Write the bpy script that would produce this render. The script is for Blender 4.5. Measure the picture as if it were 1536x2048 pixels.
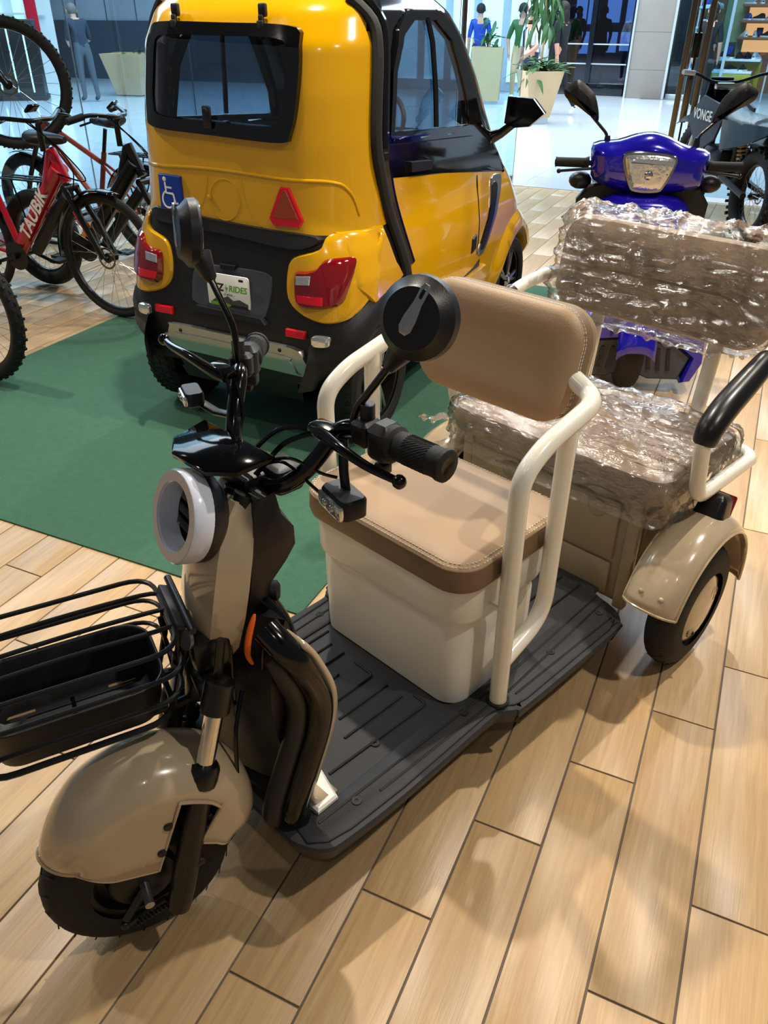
import bpy, bmesh, math, random
from mathutils import Vector, Matrix, noise
random.seed(7)
for _o in list(bpy.data.objects): bpy.data.objects.remove(_o)
SC = bpy.context.scene
COL = SC.collection
PI = math.pi
R = math.radians

# ------------------------------------------------------------------ camera
FPX = 1560.1
PITCH, ROLL, YAW, CAMH = 0.5686436, -0.0059593, -0.4322097, 1.55
_fw = Vector((math.sin(YAW)*math.cos(PITCH), math.cos(YAW)*math.cos(PITCH), -math.sin(PITCH)))
_r0 = Vector((math.cos(YAW), -math.sin(YAW), 0)); _d0 = _fw.cross(_r0)
_r = math.cos(ROLL)*_r0 + math.sin(ROLL)*_d0
_d = -math.sin(ROLL)*_r0 + math.cos(ROLL)*_d0
cam = bpy.data.cameras.new('camera'); camo = bpy.data.objects.new('camera', cam); COL.objects.link(camo)
cam.sensor_fit = 'HORIZONTAL'; cam.sensor_width = 36.0; cam.lens = FPX/1536*36.0
cam.clip_start = 0.02; cam.clip_end = 200
_m = Matrix(((_r.x, -_d.x, -_fw.x), (_r.y, -_d.y, -_fw.y), (_r.z, -_d.z, -_fw.z))).to_4x4()
_m.translation = Vector((0, 0, CAMH)); camo.matrix_world = _m
SC.camera = camo
def project(P):
    v = Vector(P) - Vector((0, 0, CAMH)); z = v.dot(_fw)
    return (768+FPX*v.dot(_r)/z, 1024+FPX*v.dot(_d)/z, z) if z > .05 else (1e6, 1e6, z)

# ------------------------------------------------------------------ world, lamps, exposure
SC.view_settings.view_transform = 'Standard'; SC.view_settings.look = 'None'
SC.view_settings.gamma = 1.0; SC.view_settings.use_curve_mapping = False
SC.view_settings.exposure = 0.22
W = bpy.data.worlds.new('world'); SC.world = W; W.use_nodes = True
_bg = W.node_tree.nodes['Background']; _bg.inputs[0].default_value = (.62, .66, .74, 1); _bg.inputs[1].default_value = .15
def spot(x, y, z, tx, ty, energy, col, ang=100, rad=.05):
    l = bpy.data.lights.new('ceiling_spot', 'SPOT'); l.energy = energy; l.color = col; l.spot_size = R(ang); l.spot_blend = .5
    l.shadow_soft_size = rad
    o = bpy.data.objects.new('ceiling_spot', l); COL.objects.link(o); o.location = (x, y, z)
    o.rotation_euler = (Vector((tx, ty, 0))-Vector((x, y, z))).to_track_quat('-Z', 'Y').to_euler()
def area(x, y, z, sx, sy, energy, col):  # unseen overhead area light, added to stand in for the concourse's daylight
    l = bpy.data.lights.new('mall_daylight', 'AREA'); l.shape = 'RECTANGLE'; l.size = sx; l.size_y = sy
    l.energy = energy; l.color = col
    o = bpy.data.objects.new('mall_daylight', l); COL.objects.link(o); o.location = (x, y, z)
WARM = (1.0, .905, .785)
spot(-3.0, .9, 3.4, -1.6, 1.2, 42, WARM)
spot(-1.6, 2.7, 3.4, -1.0, 1.6, 250, WARM)
spot(.7, 2.9, 3.4, -.1, 1.9, 230, WARM)
spot(-.6, 4.8, 3.4, -.7, 3.6, 190, WARM)
spot(-4.2, 2.3, 3.4, -3.4, 2.9, 170, WARM)
spot(-2.6, 5.6, 3.4, -2.4, 4.6, 150, WARM)
spot(1.2, 1.2, 3.4, .3, 1.2, 120, WARM)
spot(.9, 6.2, 3.4, .2, 5.4, 150, WARM)
spot(.5, -.9, 3.4, -.1, .8, 18, WARM)
DAY = (.70, .86, 1.0)
area(-2.5, 14.5, 6.0, 10, 9, 1750, DAY)
area(-11, 11, 6.0, 7, 12, 1700, DAY)

# ------------------------------------------------------------------ materials
def lin(h):
    h = h.lstrip('#'); c = [int(h[i:i+2], 16)/255 for i in (0, 2, 4)]
    return tuple(x/12.92 if x <= .04045 else ((x+.055)/1.055)**2.4 for x in c)
MATS = {}
def mat(name, hexc, rough=.5, metal=0.0, coat=0.0, bump=None, var=None, emit=0.0, spec=.5, trans=0.0, ior=1.45):
    m = bpy.data.materials.new(name); m.use_nodes = True; nt = m.node_tree; N = nt.nodes; L = nt.links
    b = N['Principled BSDF']; c = (*lin(hexc), 1)
    b.inputs['Base Color'].default_value = c; b.inputs['Roughness'].default_value = rough
    b.inputs['Metallic'].default_value = metal; b.inputs['Coat Weight'].default_value = coat
    b.inputs['Coat Roughness'].default_value = .04
    b.inputs['Specular IOR Level'].default_value = spec; b.inputs['IOR'].default_value = ior
    if trans: b.inputs['Transmission Weight'].default_value = trans
    if emit:
        b.inputs['Emission Color'].default_value = c; b.inputs['Emission Strength'].default_value = emit
    tc = N.new('ShaderNodeTexCoord')
    if bump:
        n = N.new('ShaderNodeTexNoise'); n.inputs['Scale'].default_value = bump[0]; n.inputs['Detail'].default_value = 4
        bp = N.new('ShaderNodeBump'); bp.inputs['Strength'].default_value = bump[1]; bp.inputs['Distance'].default_value = .002
        L.new(tc.outputs['Object'], n.inputs['Vector']); L.new(n.outputs['Fac'], bp.inputs['Height']); L.new(bp.outputs['Normal'], b.inputs['Normal'])
    sc, am = var if var else (3.0, .06)
    n2 = N.new('ShaderNodeTexNoise'); n2.inputs['Scale'].default_value = sc; n2.inputs['Detail'].default_value = 3
    hs = N.new('ShaderNodeHueSaturation'); hs.inputs['Color'].default_value = c
    mr = N.new('ShaderNodeMapRange'); mr.inputs['To Min'].default_value = 1-am; mr.inputs['To Max'].default_value = 1+am
    L.new(tc.outputs['Object'], n2.inputs['Vector']); L.new(n2.outputs['Fac'], mr.inputs['Value']); L.new(mr.outputs['Result'], hs.inputs['Value'])
    L.new(hs.outputs['Color'], b.inputs['Base Color'])
    MATS[name] = m; return m
def glassmat(name, hexc, fac=.12, rough=.02, bump=None, stretch=(1, 1, 1)):
    # thin clear sheet: tinted see-through with a mirror sheen that grows at grazing angles
    m = bpy.data.materials.new(name); m.use_nodes = True; nt = m.node_tree; N = nt.nodes; L = nt.links
    N.remove(N['Principled BSDF']); out = N['Material Output']
    t = N.new('ShaderNodeBsdfTransparent'); t.inputs[0].default_value = (*lin(hexc), 1)
    g = N.new('ShaderNodeBsdfGlossy'); g.inputs['Roughness'].default_value = rough
    mx = N.new('ShaderNodeMixShader'); fr = N.new('ShaderNodeLayerWeight'); fr.inputs['Blend'].default_value = .25
    mr = N.new('ShaderNodeMapRange'); mr.inputs['To Min'].default_value = fac; mr.inputs['To Max'].default_value = min(1, fac*3+.3)
    L.new(fr.outputs['Fresnel'], mr.inputs['Value']); L.new(mr.outputs['Result'], mx.inputs[0])
    L.new(t.outputs[0], mx.inputs[1]); L.new(g.outputs[0], mx.inputs[2]); L.new(mx.outputs[0], out.inputs['Surface'])
    if bump:
        tc = N.new('ShaderNodeTexCoord'); n = N.new('ShaderNodeTexNoise'); n.inputs['Scale'].default_value = bump[0]; n.inputs['Detail'].default_value = 5
        bp = N.new('ShaderNodeBump'); bp.inputs['Strength'].default_value = bump[1]; bp.inputs['Distance'].default_value = .01
        mp = N.new('ShaderNodeMapping'); mp.inputs['Scale'].default_value = stretch; L.new(tc.outputs['Object'], mp.inputs['Vector'])
        L.new(mp.outputs[0], n.inputs['Vector']); L.new(n.outputs['Fac'], bp.inputs['Height'])
        L.new(bp.outputs['Normal'], g.inputs['Normal']); L.new(bp.outputs['Normal'], fr.inputs['Normal'])
    MATS[name] = m; return m

mat('cream', 'EBE7D8', .22, coat=.6)
mat('cream_box', 'DDDBD0', .35, coat=.2)
mat('beige', 'BCA98B', .2, coat=.8)
mat('beige_matte', 'A08E70', .38, coat=.2)
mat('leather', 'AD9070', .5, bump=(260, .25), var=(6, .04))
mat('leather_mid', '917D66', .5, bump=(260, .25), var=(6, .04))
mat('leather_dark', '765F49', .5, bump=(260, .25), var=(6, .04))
mat('thread', 'EDE6D6', .8)
mat('black_plastic', '17171A', .42, bump=(400, .1))
mat('black_gloss', '080809', .14, coat=.15, spec=.4)
mat('screen_black', '060607', .07, spec=.22)
mat('halo_face', 'D9CBC0', .3)
mat('car_black', '0A0A0B', .1, coat=.6)
mat('black_satin', '141415', .3, bump=(300, .06))
mat('rubber', '161616', .72, bump=(120, .3), var=(20, .2))
mat('deck', '2D2D30', .6, bump=(220, .25), var=(14, .16))
mat('deck_rib', '19191B', .6)
mat('chrome', 'D6D6D6', .08, metal=1)
mat('silver', 'B4B6B6', .3, metal=.9)
mat('white_lens', 'D3DAEA', .12, coat=.6)
mat('clear_lens', 'DADDE0', .08, metal=.75, bump=(55, 1.0))
mat('red_lens', '7A0710', .06, coat=1.0, bump=(90, .25))
mat('red_bright', 'D01020', .12, coat=.8)
mat('orange', 'F06A18', .4)
mat('yellow_paint', 'D9A200', .16, coat=1.0, var=(1, .02))
mat('dark_glass', '0C0F14', .04, coat=.5)
mat('green_label', '6DB43C', .5)
mat('blue_paint', '1A12A8', .15, coat=1.0, metal=.25)
mat('skin', 'C9937A', .55)
mat('navy_cloth', '232A3A', .85)
mat('grey_cloth', '4A4F58', .85)
mat('white_cloth', 'DDE2E6', .85)
mat('black_cloth', '111216', .85)
mat('hair', '6A6058', .8)
mat('hair_dark', '1A1413', .7)
mat('white_print', 'F4F4F2', .5)
mat('black_print', '0C0C0E', .5)
mat('blue_print', '163A9E', .4)
mat('light_wood', 'C9A97E', .5, var=(5, .1))
mat('leaf', '2F5B25', .5, var=(9, .3))
mat('stone', '8A8178', .5, bump=(60, .2), var=(3, .1))
mat('mall_wall', 'A9AFBA', .6)
mat('mall_dark', '3E4450', .5)
mat('bronze', '7F7361', .3, metal=.8)
mat('red_paint', 'C8102A', .22, coat=.8)
mat('rust_paint', '9C3F24', .3, coat=.5)
mat('amber', 'E08A10', .2, coat=.6)
glassmat('wrap', 'FFFFFF', .17, .12, bump=(70, .9), stretch=(1, .3, 1))
glassmat('store_glass', 'DDF0F8', .05, .0)
glassmat('car_glass', 'B4BEC8', .06, .0)

# ------------------------------------------------------------------ mesh building
def V(*a): return Vector(a)
def rotz(a): return Matrix.Rotation(a, 4, 'Z')
def roty(a): return Matrix.Rotation(a, 4, 'Y')
def rotx(a): return Matrix.Rotation(a, 4, 'X')
def tr(x, y, z): return Matrix.Translation((x, y, z))
I4 = Matrix.Identity(4)
def rrect(w, h, r, n=6, cx=0, cy=0):
    pts = []
    for sx, sy, a0 in ((1, 1, 0), (-1, 1, PI/2), (-1, -1, PI), (1, -1, 1.5*PI)):
        for i in range(n+1):
            a = a0+PI/2*i/n
            pts.append((cx+sx*(w/2-r)+r*math.cos(a), cy+sy*(h/2-r)+r*math.sin(a)))
    return pts
def inset(o, d):
    n = len(o); res = []
    for i in range(n):
        p = Vector(o[i-1]); q = Vector(o[i]); s = Vector(o[(i+1) % n])
        a = (q-p); b = (s-q)
        if a.length < 1e-7: a = b
        if b.length < 1e-7: b = a
        na = Vector((a.y, -a.x)).normalized(); nb = Vector((b.y, -b.x)).normalized()
        k = na+nb
        k = k/max(k.length_squared/2, .35) if k.length > 1e-6 else na
        res.append((q.x-k.x*d, q.y-k.y*d))
    return res
def shrink(o, d):
    # inset that falls back to shrinking towards the middle line once the corners would fold
    if d <= .025: return inset(o, d)
    b = inset(o, .025); xs = [p[0] for p in b]; ys = [p[1] for p in b]
    cx, cy = (min(xs)+max(xs))/2, (min(ys)+max(ys))/2; w, h = (max(xs)-min(xs))/2, (max(ys)-min(ys))/2; k = min(w, h)
    sc = max(0.0, 1-(d-.025)/k); mw, mh = w-k, h-k; res = []
    for x, y in b:
        qx = max(-mw, min(mw, x-cx)); qy = max(-mh, min(mh, y-cy))
        res.append((cx+qx+(x-cx-qx)*sc, cy+qy+(y-cy-qy)*sc))
    return res
def fillet(pts, r, n=5):
    pts = [Vector(p) for p in pts]; out = [pts[0]]
    for i in range(1, len(pts)-1):
        p, q, s = pts[i-1], pts[i], pts[i+1]; rr = r[i] if isinstance(r, (list, tuple)) else r
        a = (p-q); b = (s-q); d = min(rr, a.length*.49, b.length*.49)
        A = q+a.normalized()*d; B = q+b.normalized()*d
        for k in range(n+1):
            t = k/n; out.append(A*(1-t)**2+q*2*t*(1-t)+B*t*t)
    out.append(pts[-1]); return out
def spline(pts, n=6, closed=False):
    P = [Vector(p) for p in pts]; out = []; m = len(P)
    rng = range(m) if closed else range(m-1)
    for i in rng:
        if closed: a, b, c, d = P[i-1], P[i], P[(i+1) % m], P[(i+2) % m]
        else: a, b, c, d = P[max(i-1, 0)], P[i], P[i+1], P[min(i+2, m-1)]
        for k in range(n):
            t = k/n
            out.append(.5*((2*b)+(c-a)*t+(2*a-5*b+4*c-d)*t*t+(3*b-a-3*c+d)*t**3))
    if not closed: out.append(P[-1])
    return out
class MB:
    def __init__(s, M=I4): s.v = []; s.f = []; s.M = M.copy()
    def add(s, vs, fs):
        o = len(s.v); s.v += [s.M @ Vector(p) for p in vs]; s.f += [tuple(i+o for i in f) for f in fs]; return s
    def loft(s, rings, caps=True, closed=True):
        n = len(rings[0]); vs = [p for r in rings for p in r]; fs = []
        for k in range(len(rings)-1):
            for i in range(n if closed else n-1):
                j = (i+1) % n; fs.append((k*n+i, k*n+j, (k+1)*n+j, (k+1)*n+i))
        if caps: fs.append(tuple(range(n-1, -1, -1))); fs.append(tuple((len(rings)-1)*n+i for i in range(n)))
        return s.add(vs, fs)
    def slab(s, outline, prof, cap=True):
        # prof: list of (z, inset) from bottom to top; outline is counter-clockwise
        return s.loft([[(x, y, z) for x, y in shrink(outline, d)] for z, d in prof], caps=cap)
    def prism(s, outline, z0, z1, bev=0):
        if bev: return s.slab(outline, [(z0, bev), (z0+bev*.3, bev*.3), (z0+bev, 0), (z1-bev, 0), (z1-bev*.3, bev*.3), (z1, bev)])
        return s.slab(outline, [(z0, 0), (z1, 0)])
    def box(s, c, size, bev=0, M=None):
        w, d, h = size; old = s.M
        s.M = s.M @ tr(*c) @ (M or I4)
        b = min(bev, w*.45, d*.45, h*.45)
        if b > 0: s.prism(rrect(w, d, b, 2), -h/2, h/2, b)
        else: s.prism([(w/2, d/2), (-w/2, d/2), (-w/2, -d/2), (w/2, -d/2)], -h/2, h/2)
        s.M = old; return s
    def tube(s, pts, r, n=10, closed=False, caps=True, flat=1.0, up=None):
        P = [Vector(p) for p in pts]; m = len(P); rings = []
        t0 = (P[1]-P[0]).normalized()
        nr = Vector(up) if up else (Vector((0, 0, 1)) if abs(t0.z) < .9 else Vector((1, 0, 0)))
        nr = (nr-t0*nr.dot(t0)).normalized()
        for i in range(m):
            if closed: t = (P[(i+1) % m]-P[i-1]).normalized()
            else: t = (P[min(i+1, m-1)]-P[max(i-1, 0)]).normalized()
            nr = (nr-t*nr.dot(t))
            nr = nr.normalized() if nr.length > 1e-6 else t.orthogonal().normalized()
            b = t.cross(nr); rr = r[i] if isinstance(r, (list, tuple)) else r
            rings.append([P[i]+(nr*math.cos(a)*flat+b*math.sin(a))*rr for a in (2*PI*k/n for k in range(n))])
        if closed: rings.append(rings[0]); return s.loft(rings, caps=False)
        return s.loft(rings, caps=caps)
    def lathe(s, prof, n=32, a0=0, a1=2*PI, M=None):
        # prof: (radius, height) about local Z
        old = s.M
        if M is not None: s.M = s.M @ M
        full = abs(a1-a0-2*PI) < 1e-6; k = n if full else n+1
        rings = []
        for r, h in prof: rings.append([(r*math.cos(a0+(a1-a0)*i/n), r*math.sin(a0+(a1-a0)*i/n), h) for i in range(k)])
        s.loft(rings, caps=False, closed=full)
        s.M = old; return s
    def cyl(s, c, r, h, n=20, M=None, bev=0):
        b = bev or min(r, h)*.08
        return s.lathe([(1e-4, -h/2), (r-b, -h/2), (r, -h/2+b), (r, h/2-b), (r-b, h/2), (1e-4, h/2)], n, M=tr(*c) @ (M or I4))
    def ball(s, c, r, n=14, M=None):
        rx, ry, rz = r if isinstance(r, (tuple, list)) else (r, r, r); old = s.M
        s.M = s.M @ tr(*c) @ (M or I4) @ Matrix.Diagonal((rx, ry, rz, 1))
        s.lathe([(max(1e-4, math.cos(t)), math.sin(t)) for t in (-PI/2+PI*i/(n//2) for i in range(n//2+1))], n)
        s.M = old; return s
    def grid(s, pts):
        nu = len(pts); nv = len(pts[0]); vs = [p for r in pts for p in r]
        return s.add(vs, [(i*nv+j, (i+1)*nv+j, (i+1)*nv+j+1, i*nv+j+1) for i in range(nu-1) for j in range(nv-1)])
    def build(s, name, m, parent=None, ang=38, solid=0, subd=0, bevel=0, label=None):
        me = bpy.data.meshes.new(name); me.from_pydata([tuple(p) for p in s.v], [], s.f); me.update()
        bm = bmesh.new(); bm.from_mesh(me); bmesh.ops.remove_doubles(bm, verts=bm.verts, dist=1e-6)
        bmesh.ops.recalc_face_normals(bm, faces=bm.faces); bm.to_mesh(me); bm.free()
        for p in me.polygons: p.use_smooth = True
        me.set_sharp_from_angle(angle=R(ang))
        me.materials.append(MATS[m] if isinstance(m, str) else m)
        o = bpy.data.objects.new(name, me); COL.objects.link(o); o.parent = parent
        if solid: k = o.modifiers.new('thick', 'SOLIDIFY'); k.thickness = solid; k.offset = 0
        if bevel: k = o.modifiers.new('bevel', 'BEVEL'); k.width = bevel; k.segments = 2; k.limit_method = 'ANGLE'; k.angle_limit = R(40)
        if subd: k = o.modifiers.new('subd', 'SUBSURF'); k.levels = subd; k.render_levels = subd
        if label: o['label'] = label
        return o
def thing(name, label, cat, loc=(0, 0, 0), rz=0, group=None):
    o = bpy.data.objects.new(name, None); COL.objects.link(o); o.location = loc; o.rotation_euler = (0, 0, rz)
    o.empty_display_size = .1; o['label'] = label; o['category'] = cat
    if group: o['group'] = group
    return o
def tag(o, label, cat, group=None):
    o['label'] = label; o['category'] = cat
    if group: o['group'] = group
    return o
def struct(o): o['kind'] = 'structure'; return o
def copyobj(o, parent=None, loc=None):
    c = o.copy(); COL.objects.link(c); c.parent = parent
    if loc is not None: c.location = loc
    return c
def text(name, s, size, m, parent, M, extrude=.0006, shear=0.0, space=1.0, bold=0.0, align='CENTER'):
    cu = bpy.data.curves.new(name, 'FONT'); cu.body = s; cu.size = size; cu.extrude = extrude; cu.shear = shear
    cu.align_x = align; cu.align_y = 'CENTER'; cu.space_character = space; cu.offset = bold; cu.resolution_u = 3
    t = bpy.data.objects.new(name, cu); COL.objects.link(t)
    dg = bpy.context.evaluated_depsgraph_get(); me = bpy.data.meshes.new_from_object(t.evaluated_get(dg))
    bpy.data.objects.remove(t); o = bpy.data.objects.new(name, me); COL.objects.link(o)
    me.transform(M); me.materials.clear(); me.materials.append(MATS[m]); o.parent = parent; return o
def lerp(a, b, t): return a+(b-a)*t
def interp(tab, x):
    if x <= tab[0][0]: return tab[0][1]
    for (a, va), (b, vb) in zip(tab, tab[1:]):
        if x <= b: return lerp(va, vb, (x-a)/(b-a))
    return tab[-1][1]
# ------------------------------------------------------------------ floors
def wood_material():
    m = bpy.data.materials.new('oak_plank'); m.use_nodes = True; nt = m.node_tree; N = nt.nodes; L = nt.links; b = N['Principled BSDF']
    tc = N.new('ShaderNodeTexCoord'); oi = N.new('ShaderNodeObjectInfo')
    off = N.new('ShaderNodeVectorMath'); off.operation = 'MULTIPLY_ADD'
    off.inputs[1].default_value = (37, 91, 13); L.new(oi.outputs['Random'], off.inputs[0]); L.new(tc.outputs['Object'], off.inputs[2])
    mp = N.new('ShaderNodeMapping'); mp.inputs['Scale'].default_value = (40, 2.2, 8); L.new(off.outputs[0], mp.inputs['Vector'])
    n1 = N.new('ShaderNodeTexNoise'); n1.inputs['Scale'].default_value = 1.0; n1.inputs['Detail'].default_value = 6; n1.inputs['Distortion'].default_value = 1.2
    L.new(mp.outputs[0], n1.inputs['Vector'])
    mp2 = N.new('ShaderNodeMapping'); mp2.inputs['Scale'].default_value = (300, 12, 40); L.new(off.outputs[0], mp2.inputs['Vector'])
    n2 = N.new('ShaderNodeTexNoise'); n2.inputs['Scale'].default_value = 1.0; n2.inputs['Detail'].default_value = 3; L.new(mp2.outputs[0], n2.inputs['Vector'])
    ad = N.new('ShaderNodeMath'); ad.operation = 'MULTIPLY_ADD'; ad.inputs[1].default_value = .45; L.new(n2.outputs['Fac'], ad.inputs[0]); L.new(n1.outputs['Fac'], ad.inputs[2])
    cr = N.new('ShaderNodeValToRGB'); e = cr.color_ramp.elements
    e[0].position = .36; e[0].color = (*lin('AF8B61'), 1); e[1].position = .95; e[1].color = (*lin('CFAE7F'), 1)
    L.new(ad.outputs[0], cr.inputs['Fac'])
    hs = N.new('ShaderNodeHueSaturation'); mr = N.new('ShaderNodeMapRange'); mr.inputs['To Min'].default_value = .92; mr.inputs['To Max'].default_value = 1.07
    L.new(oi.outputs['Random'], mr.inputs['Value']); L.new(mr.outputs['Result'], hs.inputs['Value']); L.new(cr.outputs[0], hs.inputs['Color'])
    L.new(hs.outputs[0], b.inputs['Base Color']); b.inputs['Roughness'].default_value = .36
    bp = N.new('ShaderNodeBump'); bp.inputs['Strength'].default_value = .12; bp.inputs['Distance'].default_value = .002
    L.new(n2.outputs['Fac'], bp.inputs['Height']); L.new(bp.outputs['Normal'], b.inputs['Normal'])
    MATS['oak'] = m
wood_material()
mat('grout', '6A6158', .8)
mat('mall_tile', 'D9DEE4', .16, coat=.3, var=(2, .03))
mat('mall_grout', '8D9299', .7)
def carpet_material():
    m = mat('green_carpet', '436E57', .95, var=(30, .18)); nt = m.node_tree; N = nt.nodes; L = nt.links; b = N['Principled BSDF']
    tc = N.new('ShaderNodeTexCoord'); n = N.new('ShaderNodeTexNoise'); n.inputs['Scale'].default_value = 260; n.inputs['Detail'].default_value = 3
    bp = N.new('ShaderNodeBump'); bp.inputs['Strength'].default_value = .9; bp.inputs['Distance'].default_value = .006
    L.new(tc.outputs['Object'], n.inputs['Vector']); L.new(n.outputs['Fac'], bp.inputs['Height']); L.new(bp.outputs['Normal'], b.inputs['Normal'])
carpet_material()

def polyprism(name, poly, z0, z1, m):
    return MB().prism(poly, z0, z1).build(name, m)
floor = struct(polyprism('floor', [(-5.4, -2.5), (3.5, -2.5), (3.5, 8.7), (-5.4, 8.7)], -.06, -.0035, 'grout'))
PW, PL = 0.10183443*CAMH, 0.4999633*CAMH
PX0, PY0, PST = -0.18095359*CAMH, 0.54804457*CAMH, 0.16644251*CAMH
pm = MB().box((0, 0, -.006), (PW-.0045, PL-.0045, .012), .0012)
plank0 = pm.build('plank', 'oak', floor)
planks = []
for i in range(-40, 26):
    x = PX0+PW*(i+.5)
    for k in range(-12, 20):
        y = PY0+PST*(i+1)+PL*(k+.5)
        if not (-5.4 < x < 3.5 and -2.4 < y < 8.7+PL*.45): continue
        if -3.3 < x < -1.1 and 1.95 < y < 4.85: continue          # lies under the carpet
        vis = 0; area_px = 0
        cs = [project((x+sx*PW/2, y+sy*PL/2, 0)) for sx, sy in ((-1, -1), (1, -1), (1, 1), (-1, 1), (0, 0))]
        if all(c[2] > .2 for c in cs) and any(-60 < c[0] < 1596 and 0 < c[1] < 2110 for c in cs):
            q = cs[:4]; area_px = abs(sum(q[j][0]*q[(j+1) % 4][1]-q[(j+1) % 4][0]*q[j][1] for j in range(4)))/2
        planks.append((area_px, x, y))
planks.sort(reverse=True)
plank0.location = (planks[0][1], planks[0][2], 0)
def put(o, x, y):
    over = y+PL/2-8.7                       # planks are cut off along the shop front
    if over > 0: o.scale.y = max(.03, (PL-over)/PL); y -= over/2
    o.location = (x, y, 0)
for a, x, y in planks[1:300]:
    put(copyobj(plank0, floor), x, y)
rest = MB()
for a, x, y in planks[300:]:
    if y+PL/2 < 8.7: rest.box((x, y, -.006), (PW-.0045, PL-.0045, .012))
if planks[300:]:
    ro = rest.build('planks_beyond', 'oak', floor); ro['kind'] = 'stuff'

ceil = struct(polyprism('ceiling', [(-5.4, -2.5), (3.5, -2.5), (3.5, 8.7), (-5.4, 8.7)], 4.2, 4.3, 'mall_dark'))
# carpet, laid straight with the planks
cp = MB().prism([(-3.385, 1.559), (-1.0, 1.559), (-1.0, 5.218), (-3.385, 5.218)], .0, .006)
tag(cp.build('carpet', 'green_carpet'), 'dark green short-pile carpet under the yellow car', 'carpet')

# mall concourse
mall = struct(polyprism('floor', [(-22, -2.5), (-5.4, -2.5), (-5.4, 8.7), (6, 8.7), (6, 30), (-22, 30)], -.06, -.004, 'mall_grout'))
TS = .61
t0 = MB().box((0, 0, -.005), (TS-.004, TS-.004, .01)).build('tile', 'mall_tile', mall)
tiles = []
for i in range(-37, 10):
    for k in range(-5, 50):
        x = TS*(i+.5); y = 8.72+TS*(k+.5)
        if x > -5.5 and y < 8.8: continue
        if x > -5.7 and y < 8.9 and x < -5.3: continue
        if y > 20 and not (-6 < x < -3.2): continue
        p = project((x, y, 0))
        if p[2] > .3 and -60 < p[0] < 1600 and -20 < p[1] < 900: tiles.append((p[2], x, y))
tiles.sort()
t0.location = (tiles[0][1], tiles[0][2], 0)
for z, x, y in tiles[1:300]: copyobj(t0, mall, (x, y, 0))
rest = MB()
for z, x, y in tiles[300:]: rest.box((x, y, -.005), (TS-.004, TS-.004, .01))
if tiles[300:]: ro = rest.build('tiles_beyond', 'mall_tile', mall); ro['kind'] = 'stuff'
# ------------------------------------------------------------------ electric tricycle (local: X forward, Y left, Z up)
TH = math.atan2(-math.cos(R(19.5)), -math.sin(R(19.5)))
trike = thing('electric_tricycle', 'beige and cream three-wheeled electric tricycle with front wire basket on the wood floor', 'tricycle', (-.598, 1.291, 0), TH)
ST = R(-18)
MS = tr(.70, .03, 0) @ rotz(ST)            # wheel and fork frame, turned to the right
MS2 = tr(.42, 0, 0) @ rotz(ST)             # steering head, lamp and basket

# deck ------------------------------------------------------------
half = [(.475, 0), (.475, .185), (.468, .235), (.435, .283), (.377, .295), (.23, .303), (-.05, .303), (-.085, .308), (-.112, .328), (-.15, .337), (-.517, .348), (-.565, .335), (-.60, .300), (-.625, .22), (-.66, .2), (-.66, 0)]
outl = half + [(x, -y) for x, y in reversed(half) if y > 0]
outl = [(p.x, p.y) for p in spline([(x, y, 0) for x, y in outl], 3, True)]
dk = MB().slab(outl, [(.13, .03), (.135, .02), (.17, .006), (.186, 0), (.192, .004), (.194, .016)])
deck = dk.build('deck', 'deck', trike, label='black ribbed plastic footboard')
for sg in (1, -1):
    band = [(.45, .205), (.455, .245), (.425, .272), (.37, .283), (.23, .290), (-.055, .290), (-.095, .296), (-.12, .316), (-.155, .324), (-.512, .334), (-.555, .322), (-.585, .293), (-.607, .225), (.0, .205)]
    band = [(x, sg*y) for x, y in band]
    if sg > 0: band = band[::-1]
    # orientation must be counter-clockwise
    ar = sum(band[i][0]*band[(i+1) % len(band)][1]-band[(i+1) % len(band)][0]*band[i][1] for i in range(len(band)))
    if ar < 0: band = band[::-1]
    MB().slab(band, [(.19, 0), (.197, .001), (.2, .005)]).build('side_band', 'deck', deck)
def rib(pts, z=.1955, r=.0032):
    P = [(x, y, z) for x, y in pts]
    MB().tube(fillet(P, .012, 4) if len(P) > 2 else P, r, 6).build('rib', 'deck_rib', deck)
ribs = [[(.315, .153), (.023, .166), (.022, .126)], [(.226, .105), (.044, .108)], [(.197, .056), (.042, .058)], [(.185, .011), (.044, .011), (.043, -.055)], [(.18, -.05), (.1, -.05)], [(.2, -.097), (.039, -.097)], [(.21, -.143), (.039, -.143)], [(.25, -.185), (.012, -.185)],
        [(-.4, .169), (-.62, .172)], [(-.4, .112), (-.617, .114)], [(-.4, .056), (-.617, .057)], [(-.4, 0), (-.617, 0)], [(-.4, -.056), (-.617, -.056)], [(-.4, -.112), (-.617, -.112)], [(-.4, -.169), (-.62, -.169)]]
for q in ribs: rib(q)
for sg in (1, -1):
    for q in ([(.412, .229), (-.104, .247)], [(.272, .262), (-.085, .276)], [(-.137, .281), (-.59, .262)], [(-.146, .298), (-.551, .312)], [(-.11, .25), (-.6, .236)]):
        rib([(x, sg*y) for x, y in q], .2, .003)
    for x, y in ((.323, .245), (-.014, .248), (-.325, .274), (-.544, .279)):
        MB().lathe([(.004, .2), (.0042, .2015), (.0105, .202), (.011, .2)], 14, M=tr(x, sg*y, 0)).build('screw_cover', 'deck_rib', deck)
MB().lathe([(.004, .1945), (.0042, .196), (.0105, .197), (.011, .1945)], 14, M=tr(.188, .163, 0)).build('screw_cover', 'deck_rib', deck)
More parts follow.
